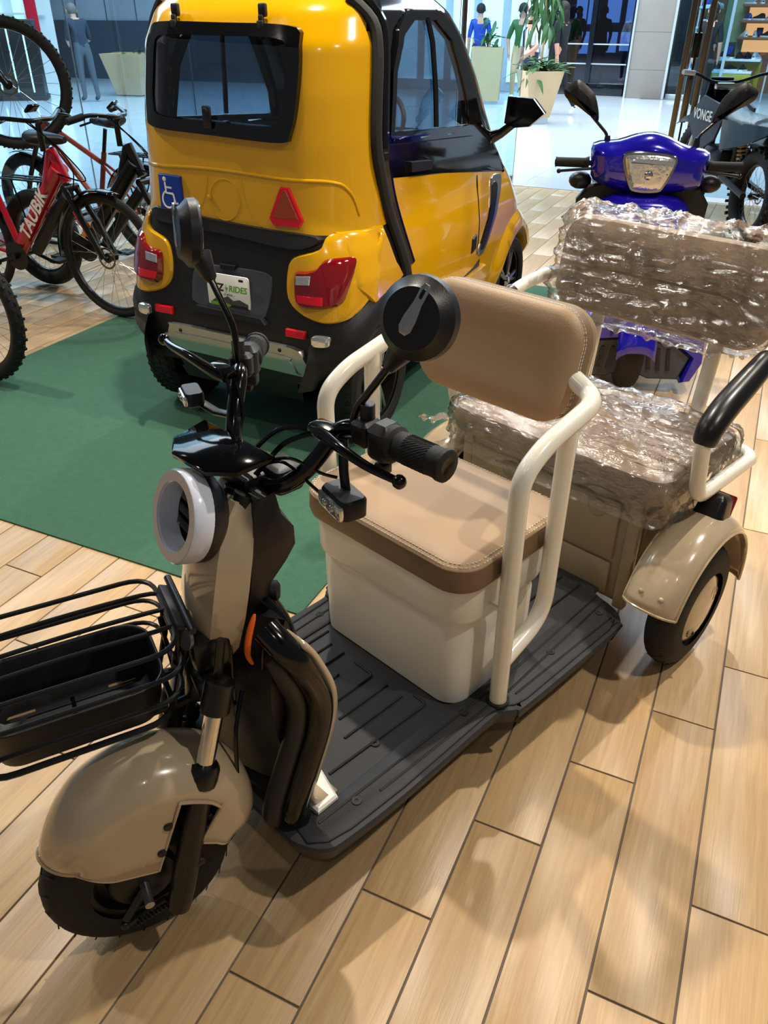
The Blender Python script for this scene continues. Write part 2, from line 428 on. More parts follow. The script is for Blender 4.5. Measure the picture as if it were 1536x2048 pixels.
# chassis under the deck
ch = MB()
for y in (.12, -.12): ch.tube(fillet([(.44, y, .17), (.36, y, .115), (-.55, y, .115), (-.72, y, .2), (-1.0, y, .2)], .04), .016, 8)
for x in (.2, -.2, -.5): ch.tube([(x, -.2, .115), (x, .2, .115)], .012, 8)
ch.tube([(-.78, -.37, .178), (-.78, .37, .178)], .022, 10)
ch.box((-.78, 0, .178), (.14, .16, .13), .03)
ch.box((-.60, .2, .125), (.05, .07, .05), .005)
ch.build('chassis', 'black_satin', trike)

# seat box ----------------------------------------------------------
bx = MB(tr(-.156, 0, 0))
o0 = rrect(.312, .452, .055, 7)
bx.slab(o0, [(.195, .008), (.2, .002), (.24, 0), (.40, -.001), (.415, .003), (.43, .003), (.447, -.012), (.455, -.015), (.54, -.017), (.56, -.012)])
boxo = bx.build('seat_box', 'cream_box', trike, label='cream plastic storage box under the front seat')
cu = MB(tr(-.158, 0, 0)); o1 = rrect(.375, .51, .07, 8)
cu.slab(o1, [(.545, .012), (.55, .002), (.565, -.002), (.60, 0), (.608, .003)], cap=True)
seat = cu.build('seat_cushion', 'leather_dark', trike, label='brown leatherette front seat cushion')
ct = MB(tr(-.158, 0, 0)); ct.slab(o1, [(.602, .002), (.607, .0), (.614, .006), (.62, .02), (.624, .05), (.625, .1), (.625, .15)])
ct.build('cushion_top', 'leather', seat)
def stitches(parent, path, step=.009, r=.0011, ln=.006):
    P = [Vector(p) for p in path]; m = MB(); acc = 0
    for a, b in zip(P, P[1:]):
        L = (b-a).length; d = (b-a)/L if L else a; t = -acc % step
        while t < L:
            m.tube([a+d*t, a+d*min(L, t+ln)], r, 4); t += step
        acc += L
    o = m.build('stitching', 'thread', parent); o['kind'] = 'stuff'; return o
for ins in (.004, .012):
    ip = inset(o1, ins); stitches(seat, [(x-.158, y, .6145+(.0035 if ins > .01 else 0)) for x, y in ip+ip[:1]])

# side rails and backrest ---------------------------------------------
for sg in (1, -1):
    m = MB()
    p = fillet([(-.1, sg*.28, .19), (-.09, sg*.28, .8), (-.16, sg*.28, .845), (-.335, sg*.283, .885), (-.365, sg*.2, .905)], [0, .13, .05, .07, 0], 8)
    m.tube(p, .0205, 16)
    m.tube(fillet([(-.245, sg*.28, .862), (-.247, sg*.28, .37), (-.105, sg*.28, .325)], .1, 8), .0195, 16)
    MB().cyl((-.1, sg*.28, .203), .027, .007).build('rail_grommet', 'rubber', deck)
    m.tube([(-.085, sg*.22, .475), (-.085, sg*.27, .475)], .006, 8); m.ball((-.085, sg*.235, .475), .008, 10)
    m.build('seat_rail', 'cream', trike)
BM = tr(-.375, 0, .915) @ roty(R(-12)) @ Matrix(((0, 0, 1, 0), (1, 0, 0, 0), (0, 1, 0, 0), (0, 0, 0, 1)))   # x->Y, y->Z, z->X(front)
bo = rrect(.43, .25, .075, 9)
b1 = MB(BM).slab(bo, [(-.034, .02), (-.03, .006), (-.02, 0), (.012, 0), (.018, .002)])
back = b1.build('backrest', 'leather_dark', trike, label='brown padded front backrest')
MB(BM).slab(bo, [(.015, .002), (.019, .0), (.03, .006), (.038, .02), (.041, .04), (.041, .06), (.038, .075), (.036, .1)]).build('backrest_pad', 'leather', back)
MB(BM).slab(bo, [(-.042, .012), (-.04, .002), (-.03, -.001), (-.026, .004)]).build('backrest_shell', 'beige', back)
for z, i in ((.0185, -.0005), (.010, -.0005)):
    ip = inset(bo, i); stitches(back, [BM @ V(x, y, z) for x, y in ip+ip[:1]], .008)

# rear box, bench and wrapped backrest -----------------------------------
rb = MB()
rb.box((-.87, 0, .335), (.42, .56, .35), .012)
rbox = rb.build('rear_box', 'beige_matte', trike, label='beige rear storage box under the bench')
MB().box((-.655, -.015, .385), (.014, .5, .18), .006).build('drawer_front', 'beige_matte', rbox)
MB().box((-.655, -.015, .232), (.012, .5, .105), .006).build('lower_panel', 'beige_matte', rbox)
MB().box((-.662, .278, .335), (.03, .034, .365), .006).build('corner_post', 'beige_matte', rbox)
MB().box((-.662, -.278, .335), (.03, .034, .365), .006).build('corner_post', 'beige_matte', rbox)
for y in (-.12, .17):
    MB().lathe([(.004, .0), (.014, .002), (.02, .006), (.024, .003), (.026, 0)], 16, M=tr(-.645, y, .44) @ roty(R(90))).build('drawer_knob', 'beige_matte', rbox)
for sg in (1, -1):
    MB().box((-.86, sg*.283, .335), (.3, .012, .2), .004).build('side_panel', 'beige_matte', rbox)
    MB().box((-.86, sg*.29, .44), (.34, .012, .012), .003).build('side_rib', 'beige', rbox)
rc = MB(tr(-.855, 0, 0)); o2 = rrect(.45, .70, .06, 8)
rc.slab(o2, [(.505, .02), (.51, .004), (.525, 0), (.565, 0), (.578, .006), (.585, .02), (.588, .05), (.588, .12)])
bench = rc.build('bench_cushion', 'leather_mid', trike, label='brown rear bench cushion under clear plastic wrap')
RM = tr(-1.135, 0, .915) @ roty(R(-10)) @ Matrix(((0, 0, 1, 0), (1, 0, 0, 0), (0, 1, 0, 0), (0, 0, 0, 1)))
o3 = rrect(.66, .27, .07, 9)
rbk = MB(RM).slab(o3, [(-.04, .03), (-.035, .008), (-.02, 0), (.015, 0), (.03, .008), (.038, .03), (.042, .06), (.044, .1)]).build('rear_backrest', 'leather_mid', trike, label='brown rear backrest under clear plastic wrap')

def wrapshell(name, parent, M, outline, prof, dens, amp, seed, squash=(1, 1, 1), loose=None):
    # loose clear film round a cushion, pulled into long folds
    n = len(outline)
    P = [Vector((x, y)) for x, y in outline]; per = sum((P[i]-P[i-1]).length for i in range(n))
    pts = []
    for i in range(n):
        a, b = P[i], P[(i+1) % n]; k = max(1, int((b-a).length/dens))
        for j in range(k): pts.append(tuple(a.lerp(b, j/k)))
    rings = []
    z0 = prof[0][0]
    fine = []
    for (za, da), (zb, db) in zip(prof, prof[1:]):
        k = max(1, int(math.hypot(zb-za, db-da)/dens))
        for j in range(k): fine.append((lerp(za, zb, j/k), lerp(da, db, j/k)))
    fine.append(prof[-1])
    for z, d in fine:
        ins = inset(pts, d) if d < .03 else None
        if ins is None:
            cx = sum(p[0] for p in pts)/len(pts); cy = sum(p[1] for p in pts)/len(pts)
            b = inset(pts, .03); wmax = max(abs(p[0]-cx) for p in pts); hmax = max(abs(p[1]-cy) for p in pts); sc = max(0.0, 1-(d-.03)/(min(wmax, hmax)-.03))
            # shrink toward the middle line so that the rings fill the face
            mw, mh = wmax-min(wmax, hmax), hmax-min(wmax, hmax)
            ins = []
            for x, y in b:
                qx = max(-mw, min(mw, x-cx)); qy = max(-mh, min(mh, y-cy))
                ins.append((cx+qx+(x-cx-qx)*sc, cy+qy+(y-cy-qy)*sc))
        ring = []
        for x, y in ins:
            q = Vector((x*squash[0], y*squash[1], z*squash[2]+seed))
            f = 1-abs(noise.noise(q*13))*2.4
            g = 1-abs(noise.noise(q*27+Vector((5, 3, 1))))*2.4
            dsp = amp*(max(0, f)**3*1.0+.6*max(0, g)**3)
            lo = loose(x, y, z) if loose else 0
            ring.append((x, y, z, dsp+lo))
        rings.append(ring)
    m = MB(M); cxy = Vector((sum(p[0] for p in pts)/len(pts), sum(p[1] for p in pts)/len(pts), 0))
    out = []
    for k, ring in enumerate(rings):
        row = []
        for i, (x, y, z, dd) in enumerate(ring):
            a = Vector(ring[i-1][:3]); b = Vector(ring[(i+1) % len(ring)][:3])
            c = Vector(rings[max(k-1, 0)][i][:3]); d = Vector(rings[min(k+1, len(rings)-1)][i][:3])
            nn = (b-a).cross(d-c)
            nn = nn.normalized() if nn.length > 1e-9 else Vector((0, 0, 1))
            row.append(Vector((x, y, z))+nn*dd)
        out.append(row)
    m.loft(out, caps=False)
    return m.build(name, 'wrap', parent, ang=70)
o2w = rrect(.46, .71, .06, 6, -.855, 0)
wrapshell('plastic_wrap', bench, I4, o2w, [(.45, .0), (.47, .006), (.5, -.004), (.53, -.004), (.575, -.004), (.587, .008), (.592, .025), (.593, .06), (.593, .12), (.593, .2), (.593, .226)], .007, .013, 3.1, (1.8, .45, 1))
o3w = rrect(.68, .295, .08, 6)
wrapshell('plastic_wrap', rbk, RM, o3w, [(-.05, .06), (-.048, .02), (-.03, 0), (.0, -.004), (.03, 0), (.044, .02), (.05, .05), (.052, .09), (.052, .13), (.052, .144)], .007, .02, 8.7, (.4, 1.7, 1), loose=lambda x, y, z: .012 if y > .1 else 0)
# torn corner of the film hanging off the bench
cor = MB()
gp = []
for i in range(14):
    row = []
    for j in range(12):
        u, v = i/13, j/11
        row.append(V(-.62-.10*v+.03*u*v, -.325-.145*u*(1-.5*v), .55-.055*u+.028*noise.noise(V(u*5, v*5, 2))-.05*v*(1-u)))
    gp.append(row)
cor.grid(gp).build('loose_film', 'wrap', bench, ang=70)

# posts of the rear backrest, armrests ------------------------------------
for sg in (1, -1):
    MB().tube([(-1.1, sg*.19, .2), (-1.115, sg*.19, .52), (-1.165, sg*.19, .9)], .021, 14).build('back_post', 'cream', trike)
    m = MB()
    path = fillet([(-.98, sg*.29, .515), (-1.105, sg*.31, .51), (-1.085, sg*.39, .51), (-.72, sg*.39, .53), (-.668, sg*.39, .735), (-1.0, sg*.392, .845), (-1.16, sg*.37, .865), (-1.18, sg*.28, .87)], [0, .05, .06, .05, .06, .1, .07, 0], 7)
    m.tube(path, .0195, 14)
    m.tube(fillet([(-.93, sg*.31, .50), (-1.0, sg*.33, .495), (-.84, sg*.375, .505)], .02), .007, 8)
    arm = m.build('armrest', 'cream', trike)
    fp = fillet([(-.682, sg*.39, .69), (-.672, sg*.39, .735), (-.96, sg*.392, .832)], .04, 6)
    fp = spline([(-.686, sg*.39, .695), (-.70, sg*.39, .73), (-.76, sg*.39, .765), (-.86, sg*.391, .798), (-.965, sg*.392, .833)], 6)
    nf = len(fp)
    MB().tube(fp, [.0245+.0085*math.sin(PI*min(1, max(0, i/(nf-1))))**.5 for i in range(nf)], 16).build('foam_grip', 'black_satin', arm, label='black foam armrest grip')

# rear wheels and fenders ---------------------------------------------------
def tyre_prof(Rr, w, rim):
    pr = []
    for k in range(15):
        a = PI*(k/14); pr.append((rim+(Rr-rim)*(math.sin(a)**.55 if 0 < k < 14 else 0), -w/2*math.cos(a)*(1 if True else 0)))
    return pr
YM = rotx(R(-90))     # lathe axis Z -> +Y
for sg in (1, -1):
    Mw = tr(-.775, sg*.42, .183) @ rotx(R(-90*sg))
    ty = MB(Mw).lathe(tyre_prof(.183, .09, .11), 44).build('rear_tyre', 'rubber', trike)
    tm = MB(Mw)
    for k in range(26):
        a = 2*PI*k/26
        tm.tube([(.176*math.cos(a), .176*math.sin(a), -.026), (.1828*math.cos(a+.07), .1828*math.sin(a+.07), 0), (.176*math.cos(a), .176*math.sin(a), .026)], .0022, 4)
    o = tm.build('tread', 'rubber', ty); o['kind'] = 'stuff'
    hub = MB(Mw).lathe([(.001, .05), (.03, .049), (.07, .046), (.098, .038), (.108, .026), (.108, -.02), (.001, -.02)], 40).build('hub_cap', 'beige', ty, label='beige domed wheel cover')
    MB(Mw).lathe([(.02, .050), (.0215, .0505), (.0225, .049)], 20, M=tr(-.045, -.03, -.002)).build('cap_recess', 'beige_matte', hub)
    MB(Mw).ball((.052, .045, .046), (.02, .014, .005), 12).build('valve_recess', 'beige_matte', hub)
    MB(Mw).tube([(.06, .06, .04), (.05, .045, .054)], .004, 8).build('valve', 'black_satin', hub)
    # fender shell
    fm = MB(); gp = []
    for i in range(33):
        a = R(lerp(-6, 160, i/32)); row = []
        for j in range(17):
            t = -1+2*j/16; y = sg*(.402+.072*t); rr = .252-.022*abs(t)**4-.008*t*t
            row.append((-.768-rr*math.cos(a), y, .2+rr*math.sin(a)))
        gp.append(row)
    fen = fm.grid(gp).build('rear_fender', 'beige', trike, solid=.004)
    lip = MB(); 
    for jj in (0, 16): lip.tube([r[jj] for r in gp], .004, 6)
    for ii in (0, 32): lip.tube(gp[ii], .0045, 6)
    lip.build('fender_lip', 'beige', fen)
    for y in (.375, .43):
        for a in (150,):
            MB().ball((-.768-.252*math.cos(R(a)), sg*y, .2+.252*math.sin(R(a))), .007, 10).build('rivet', 'beige', fen)
    MB().ball((-.768-.252*math.cos(R(70)), sg*.42, .2+.25*math.sin(R(70))), .006, 10).build('rivet', 'beige', fen)
    tl = MB(tr(-.845, sg*.40, .465) @ roty(R(-20)))
    tl.slab(rrect(.085, .078, .022, 5), [(-.035, -.004), (-.02, 0), (.012, .004), (.024, .01), (.03, .02)])
    tlo = tl.build('tail_light', 'black_satin', fen)
    MB(tr(-.89, sg*.40, .447) @ roty(R(-20))).slab(rrect(.012, .07, .005, 4), [(-.03, 0), (.025, 0), (.03, .003)]).build('tail_lens', 'red_lens', tlo)

# front wheel, fork and fender ------------------------------------------------
Mf = MS @ tr(0, 0, .175) @ YM
fty = MB(Mf).lathe(tyre_prof(.175, .1, .095), 48).build('front_tyre', 'rubber', trike)
tm = MB(Mf)
for k in range(22):
    a = 2*PI*k/22
    for s2 in (1, -1): tm.tube([(.166*math.cos(a), .166*math.sin(a), s2*.036), (.174*math.cos(a+.1), .174*math.sin(a+.1), s2*.012), (.1745*math.cos(a+.16), .1745*math.sin(a+.16), 0)], .0015, 4)
o = tm.build('tread', 'rubber', fty); o['kind'] = 'stuff'
rim = MB(Mf).lathe([(.001, .03), (.06, .03), (.066, .022), (.08, .02), (.088, .036), (.098, .04), (.1, .03), (.1, -.03), (.098, -.04), (.088, -.036), (.08, -.02), (.06, -.03), (.001, -.03)], 36).build('rim', 'black_satin', fty)
MB(Mf).lathe([(.001, .055), (.045, .055), (.055, .05), (.062, .042), (.062, .02)], 28).build('brake_drum', 'black_plastic', rim)
arm = MB(MS @ tr(0, 0, 0))
arm.tube([(.0, .062, .175), (.045, .066, .115)], .009, 8); arm.tube([(-.03, .07, .13), (.045, .07, .105)], .006, 8)
coil = [(lerp(-.02, .05, i/70)-.02, .075+.007*math.cos(i*.9), .125-.018*i/70+.007*math.sin(i*.9)) for i in range(71)]
arm.tube(coil, .0018, 5); arm.ball((.05, .07, .105), .009, 10)
arm.build('brake_arm', 'black_satin', rim)
MB(MS).tube([(0, -.1, .175), (0, .1, .175)], .009, 10).build('axle', 'silver', rim)
legs = {1: (V(.676, .140, .165), V(.529, .112, .535)), -1: (V(.612, -.055, .165), V(.465, -.081, .535))}
for sg, (lo, hi) in legs.items():
    d = hi-lo
    lg = MB()
    lg.tube([lo-d*.07, lo+d*.02, lo+d*.6], [.021, .0235, .0235], 16)
    lg.tube([lo+d*.6, lo+d*.62, lo+d*.68, lo+d*.7], [.0275, .0285, .0285, .024], 16)
    lgo = lg.build('fork_leg', 'black_satin', trike)
    MB().tube([lo+d*.68, lo+d*1.06], .0168, 16).build('stanchion', 'chrome', lgo)
    MB().tube([lo+d*.96, lo+d*.965, lo+d*1.11, lo+d*1.115], [.024, .0265, .0265, .022], 16).build('fork_clamp', 'black_satin', lgo)
    MB().box(lo+d*.16+V(-.02, .0, .0), (.03, .03, .018), .004, M=rotz(ST)).build('cable_guide', 'black_plastic', lgo)
    mb = MB().box(lo+d*.33+V(-.03, .01, 0), (.035, .016, .02), .004, M=rotz(ST))
    mb.tube([lo+d*.33, lo+d*.33+V(-.045, .005, .012)], .006, 8); mb.build('fork_bracket', 'black_plastic', lgo)
    MB().ball(lo+d*.5+V(-.03, .01, 0), .007, 8).build('bolt', 'black_plastic', lgo)
cr = MB()
cL, cR = legs[1][0].lerp(legs[1][1], 1.0), legs[-1][0].lerp(legs[-1][1], 1.0)
cr.tube([cL, cR], .022, 10, flat=.7)
mid = (cL+cR)/2
cr.tube([mid+V(.01, 0, -.06), mid, mid+V(-.07, 0, .17), mid+V(-.13, -.0, .33)], .026, 14)
for q in (.3, -.3): cr.tube([mid.lerp(cL, q*3)+V(0, 0, -.02), mid.lerp(cL, q*3)+V(-.03, 0, .12)], .008, 8)
cr.box(mid+V(-.02, 0, .06), (.07, .11, .07), .01, M=rotz(ST))
cr.build('fork_crown', 'black_satin', trike)
MB().cyl(tuple(mid+V(.028, .02, .10)), .022, .006, M=roty(R(75))).build('horn', 'silver', trike)
# dome-shaped front fender
FC = V(-.052, 0, .20); FHW = .08
def fR(a): return interp([(25, .226), (31, .23), (60, .252), (90, .262), (120, .245), (150, .205), (172, .178)], math.degrees(a))
def fw(a): return FHW*(1-.38*(max(0, 62-math.degrees(a))/36)**2-.3*(max(0, math.degrees(a)-150)/22)**2)
def fpt(a, r): return V(FC.x+r*math.cos(a), 0, FC.z+r*math.sin(a))
NB = 20
def along(B, u):
    L = [0]
    for p, q in zip(B, B[1:]): L.append(L[-1]+math.dist(p, q))
    d = u*L[-1]; k = max(k for k in range(len(L)-1) if d >= L[k]-1e-9); t = (d-L[k])/(L[k+1]-L[k])
    return lerp(B[k][0], B[k+1][0], t), lerp(B[k][1], B[k+1][1], t)
SKF = [(.099, .274), (.06, .266), (.0, .249), (-.03, .24)]; SKR = [(-.112, .268), (-.14, .25), (-.169, .216)]
angs = [lerp(26, 101, i/36) for i in range(37)]+[101.02]+[lerp(101.02, 126.98, i/10) for i in range(1, 11)]+[127]+[lerp(127, 172, i/18) for i in range(1, 19)]
gp = []; low = []
for dg_ in angs:
    a = R(dg_); e = fpt(a, fR(a)-.06)
    if dg_ <= 101: bt = along(SKF, (dg_-26)/75)
    elif dg_ >= 127: bt = along(SKR, (dg_-127)/45)
    else: bt = (e.x, e.z)
    row = [(lerp(bt[0], e.x, v), -(fw(a)+.005*(1-v)), lerp(bt[1], e.z, v)) for v in (0, .25, .5, .75)]
    for j in range(NB+1):
        t = -1+2*j/NB; p = fpt(a, fR(a)-.06*(1-math.cos(abs(t)*PI/2))); row.append((p.x, fw(a)*math.sin(abs(t)*PI/2)*(1 if t > 0 else -1), p.z))
    row += [(lerp(e.x, bt[0], v), fw(a)+.005*v, lerp(e.z, bt[1], v)) for v in (.25, .5, .75, 1)]
    gp.append(row)
ffe = MB(MS).grid(gp).build('front_fender', 'beige', trike, solid=.004, label='beige domed front fender', ang=60)
lp = MB(MS); lp.tube(gp[0], .0055, 6)
for k in (0, -1): lp.tube([g[k] for g in gp], .003, 6)
lp.build('fender_rim', 'beige', ffe)
for p in (V(-.062, .082, .345), V(-.042, .084, .285)):
    MB(MS).lathe([(.001, .002), (.006, .003), (.0085, .001), (.009, -.002)], 14, M=tr(p.x, p.y+.003, p.z) @ rotx(R(-90))).build('rubber_plug', 'black_plastic', ffe)

# leg shield, crash tubes ------------------------------------------------------
tp = [(.40, .12, .70), (.425, .135, .655), (.418, .17, .63), (.395, .19, .585), (.362, .19, .49), (.367, .19, .415), (.401, .19, .331), (.43, .19, .265), (.44, .19, .225), (.425, .19, .205)]
for sg in (1, -1):
    pt = spline([(x, sg*y, z) for x, y, z in tp[1 if sg > 0 else 4:]], 6)
    ttube = MB().tube(pt, .0255, 16).build('crash_tube', 'black_gloss', trike)
    MB().tube([p+V(.03, -sg*.028, -.004) for p in pt[(9 if sg > 0 else 2):]], [.012+.010*min(1, k/6) for k in range(len(pt)-(9 if sg > 0 else 2))], 12).build('inner_tube', 'black_plastic', ttube)
prof = spline([(.392, .635, 0), (.366, .585, 0), (.333, .49, 0), (.337, .41, 0), (.372, .32, 0), (.398, .255, 0), (.385, .215, 0), (.335, .198, 0)], 5)
gp = [[(p.x, y, p.y) for y in [-.2+.4*k/10 for k in range(11)]] for p in prof]
MB().grid(gp).build('leg_shield', 'beige', trike, solid=.012, label='cream leg shield panel')
MB().slab([(.30, .06), (.40, .06), (.40, .215), (.345, .215)], [(.196, 0), (.206, .001), (.21, .006)]).build('shield_foot', 'cream_box', trike)
MB().slab([(.345, -.215), (.40, -.215), (.40, -.06), (.30, -.06)], [(.196, 0), (.206, .001), (.21, .006)]).build('shield_foot', 'cream_box', trike)
# black inner fairing between the tubes
pr = spline([(.40, .70), (.47, .60), (.50, .50), (.47, .42), (.44, .33), (.44, .26)], 5) if False else None
fr = [(.40, .66), (.425, .60), (.445, .52), (.445, .43), (.43, .34), (.43, .26)]
bk = [(.385, .65), (.372, .60), (.335, .50), (.345, .42), (.375, .33), (.40, .26)]
rings = []
fr = [(p.x, p.y) for p in spline([(x, z, 0) for x, z in fr], 4)]; bk = [(p.x, p.y) for p in spline([(x, z, 0) for x, z in bk], 4)]
for (xf, z), (xb, zb) in zip(fr, bk):
    w = .145; rings.append([(xb, w, zb)]+[(xf+.03*math.cos(t*PI/2)-.01, w*t, z-.02*(1-t*t)) for t in (1, .8, .6, .4, .2, 0, -.2, -.4, -.6, -.8, -1)]+[(xb, -w, zb)])
MB().loft(rings).build('inner_fairing', 'black_plastic', trike)
# curved knee cover on top
kp = spline([(.40, .706, 0), (.372, .688, 0), (.349, .645, 0), (.337, .60, 0), (.333, .552, 0)], 5)
gp = []
for p in kp:
    row = []
    for j in range(13):
        t = -1+2*j/12; wk = interp([(.552, .145), (.62, .135), (.67, .10), (.70, .06)], p.y); row.append((p.x+.03*abs(t)**4, wk*t, p.y-.012*abs(t)**4))
    gp.append(row)
MB().grid(gp).build('knee_cover', 'black_gloss', trike, solid=.008)
MB().tube(spline([(.425, .105, .67), (.445, .11, .635), (.453, .112, .60), (.447, .115, .575)], 4), [.0025, .0045, .0055, .006, .006, .006, .006, .006, .0055, .005, .0045, .004, .003], 8).build('orange_cable', 'orange', trike, label='orange power cable')
MB().tube(spline([(.40, .11, .64), (.425, .12, .60), (.432, .12, .55), (.43, .118, .53)], 4), .0035, 6).build('cable', 'black_gloss', trike)

# steering head: beige shield, black cover, ring headlight -----------------------
def sring(z, xf, xb, w, k): # faceted horizontal section of the shield, in the MS2 frame
    return [(xb, -w, z), (xf-k*.6, -w*.92, z), (xf-.004, -w*.45, z), (xf, 0, z), (xf-.004, w*.45, z), (xf-k*.6, w*.92, z), (xb, w, z)]
sec = [(.535, .062, .03, .03, .01), (.55, .070, .012, .056, .015), (.59, .074, .002, .082, .03), (.66, .068, -.012, .096, .035), (.72, .056, -.025, .096, .035), (.78, .04, -.04, .086, .035), (.815, .022, -.05, .072, .03), (.845, -.002, -.058, .055, .025), (.865, -.02, -.06, .048, .02)]
MB(MS2).loft([sring(*s) for s in sec]).build('front_panel', 'beige', trike, ang=24, label='beige faceted front panel below the headlight')
cv = [(.56, .0, -.03, .045), (.62, -.012, -.05, .078), (.70, -.03, -.075, .082), (.735, -.036, -.105, .08), (.765, -.04, -.125, .078), (.80, -.045, -.125, .076), (.83, -.052, -.105, .072), (.87, -.058, -.10, .06)]
MB(MS2).loft([[(a, -w, z), (a, w, z), (b+.02, w*.96, z), (b, w*.8, z), (b, -w*.8, z), (b+.02, -w*.96, z)] for z, a, b, w in cv]).build('steering_cover', 'black_plastic', trike)
MB(MS2 @ tr(-.075, .045, .665)).lathe([(.001, .02), (.012, .02), (.015, .018), (.019, .015), (.02, .0)], 20, M=roty(R(-90)) @ rotx(R(-25))).build('key_switch', 'black_plastic', trike)
HM = MS2 @ tr(.043, .005, .838) @ rotz(R(9)) @ roty(R(90-19)) @ Matrix.Scale(.92, 4)
hl = MB(HM).lathe([(.001, -.085), (.045, -.08), (.06, -.055), (.082, -.035), (.086, -.03), (.087, -.012), (.083, -.008), (.06, -.008), (.058, -.02), (.001, -.02)], 44).build('headlight_housing', 'black_plastic', trike)
MB(HM).lathe([(.086, -.012), (.0875, -.006), (.0875, .022), (.084, .027), (.066, .027), (.063, .024), (.061, .0), (.058, -.012)], 48).build('halo_ring', 'white_lens', hl, label='translucent white halo ring')
MB(HM).lathe([(.0655, .0272), (.083, .0272), (.083, .0276), (.0655, .0276), (.0655, .0272)], 48).build('halo_face', 'halo_face', hl)
for k in (-1, 0, 1): MB(HM).box((k*.026, 0, -.012), (.018, .09, .012), .003).build('lamp_module', 'black_gloss', hl)
MB(MS2).tube(spline([(-.0, .01, .80), (-.035, .03, .83), (-.055, .03, .87)], 4), .02, 10).build('lamp_neck', 'black_plastic', hl)

# display, stem, handlebar -----------------------------------------------------
stem = MB()
stem.box((.345, 0, .87), (.055, .085, .035), .006, M=rotz(R(-4))); stem.box((.352, 0, .84), (.045, .07, .04), .005, M=rotz(R(-4))); stem.box((.30, .045, .875), (.06, .07, .05), .012, M=rotz(R(-4)))
stem.tube([(.37, 0, .78), (.352, 0, .86)], .024, 12)
stm = stem.build('stem', 'black_plastic', trike)
DM = tr(.392, -.012, .932) @ rotz(R(2)) @ roty(R(4))
ds = MB(DM).slab([(.052, -.045), (.052, .045), (.02, .088), (-.05, .098), (-.055, -.098), (.02, -.088)], [(-.007, .007), (-.004, .001), (.0, 0), (.004, .0), (.006, .003)])
dso = ds.build('display', 'screen_black', trike, label='glossy black angular display')
bar = []
for sg in (1, -1):
    P = [(.335, 0, .868), (.333, sg*.075, .87), (.305, sg*.125, .915), (.262, sg*.16, .992), (.252, sg*.19, .998)]
    tail = [(.25, .375, 1.0)] if sg > 0 else [(.115, -.245, .985)]
    if sg < 0: P = [(.335, 0, .868), (.332, -.05, .87), (.305, -.075, .94), (.255, -.115, .995), (.236, -.14, 1.0)]
    hb = MB().tube(fillet(P+tail, .045, 7), .0145, 14).build('handlebar', 'black_gloss', trike)
    a = V(*P[-1]); b = V(*tail[0]); d = (b-a)
    g0 = a+d*.42; dn = d.normalized()
    gp_ = [g0, g0+dn*.004, g0+dn*.012, g0+dn*.016]; nrib = 24
    L = (b-g0).length
    gr = MB(); gr.tube([g0-dn*.012, g0-dn*.006, g0+dn*.006, g0+dn*.012], [.021, .029, .029, .022], 18); gr.tube([g0+dn*.01, g0+dn*.012, b-dn*.012, b-dn*.011, b-dn*.002, b], [.022, .0235, .0235, .0255, .0255, .022], 18)
    gro = gr.build('grip', 'rubber', hb, label='black knurled rubber grip')
    kn = MB()
    up = V(0, 0, 1); side = dn.cross(up).normalized(); up = side.cross(dn)
    for k in range(30):
        a0 = 2*PI*k/30; pts = []
        for q in range(9):
            aa = a0+q*.16; pts.append(g0+dn*(.03+q*(L-.06)/8)+(side*math.cos(aa)+up*math.sin(aa))*.0237)
        kn.tube(pts, .0007, 4)
    o = kn.build('knurling', 'rubber', gro); o['kind'] = 'stuff'
    # switch block and mirror clamp
    c0 = a+d*.33
    MZ = Matrix.Translation(c0) @ dn.to_track_quat('X', 'Z').to_matrix().to_4x4()
    sw = MB(MZ); sw.slab(rrect(.045, .05, .012, 4), [(-.028, .004), (-.022, 0), (.018, 0), (.03, .012)]); sw.box((-.01, .012 if sg > 0 else -.012, -.034), (.03, .022, .022), .004); sw.box((-.006, 0, -.05), (.022, .02, .018), .003)
    sw.build('switch_block', 'black_plastic', hb)
    c1 = a+d*.10
    MZ1 = Matrix.Translation(c1) @ dn.to_track_quat('X', 'Z').to_matrix().to_4x4()
    pk = MB(MZ1); pk.slab(rrect(.036, .042, .01, 4), [(-.02, .004), (-.015, 0), (.016, 0), (.022, .006)]); pk.cyl((0, .004, .032), .012, .03)
    pk.build('mirror_clamp', 'black_plastic', hb)
# brake levers, cables
lv = {1: [(.285, .115, .985), (.292, .16, .985), (.302, .205, .985), (.30, .26, .975), (.288, .315, .966)], -1: [(.285, -.115, 1.0), (.292, -.16, 1.01), (.297, -.21, 1.02), (.292, -.27, 1.02), (.282, -.315, 1.02)]}
for sg, p in lv.items():
    q = spline([V(*t) for t in p], 5); n = len(q)
    l = MB(); l.tube(q, [interp([(0, .008), (.15, .011), (.35, .0095), (.9, .0065), (1, .006)], i/(n-1)) for i in range(n)], 10); l.ball(tuple(q[-1]), .0115, 12)
    l.box(tuple(q[3]+V(-.012, 0, 0)), (.03, .05, .022), .004)
    l.build('brake_lever', 'black_gloss', trike)
cb = MB()
cb.tube(spline([(.285, .115, .985), (.31, .06, .97), (.34, .02, .92), (.36, 0, .87)], 6), .0045, 7); cb.tube(spline([(.28, .118, .975), (.31, .075, .95), (.335, .04, .90), (.35, .02, .87)], 6), .0045, 7)
cb.tube(spline([(.335, .04, .91), (.32, .10, .935), (.30, .15, .92), (.285, .175, .915)], 6), .003, 6); cb.tube(spline([(.335, .04, .905), (.325, .09, .925), (.31, .14, .895), (.30, .165, .875)], 6), .003, 6)
cb.build('cable', 'black_gloss', trike)
cb = MB()
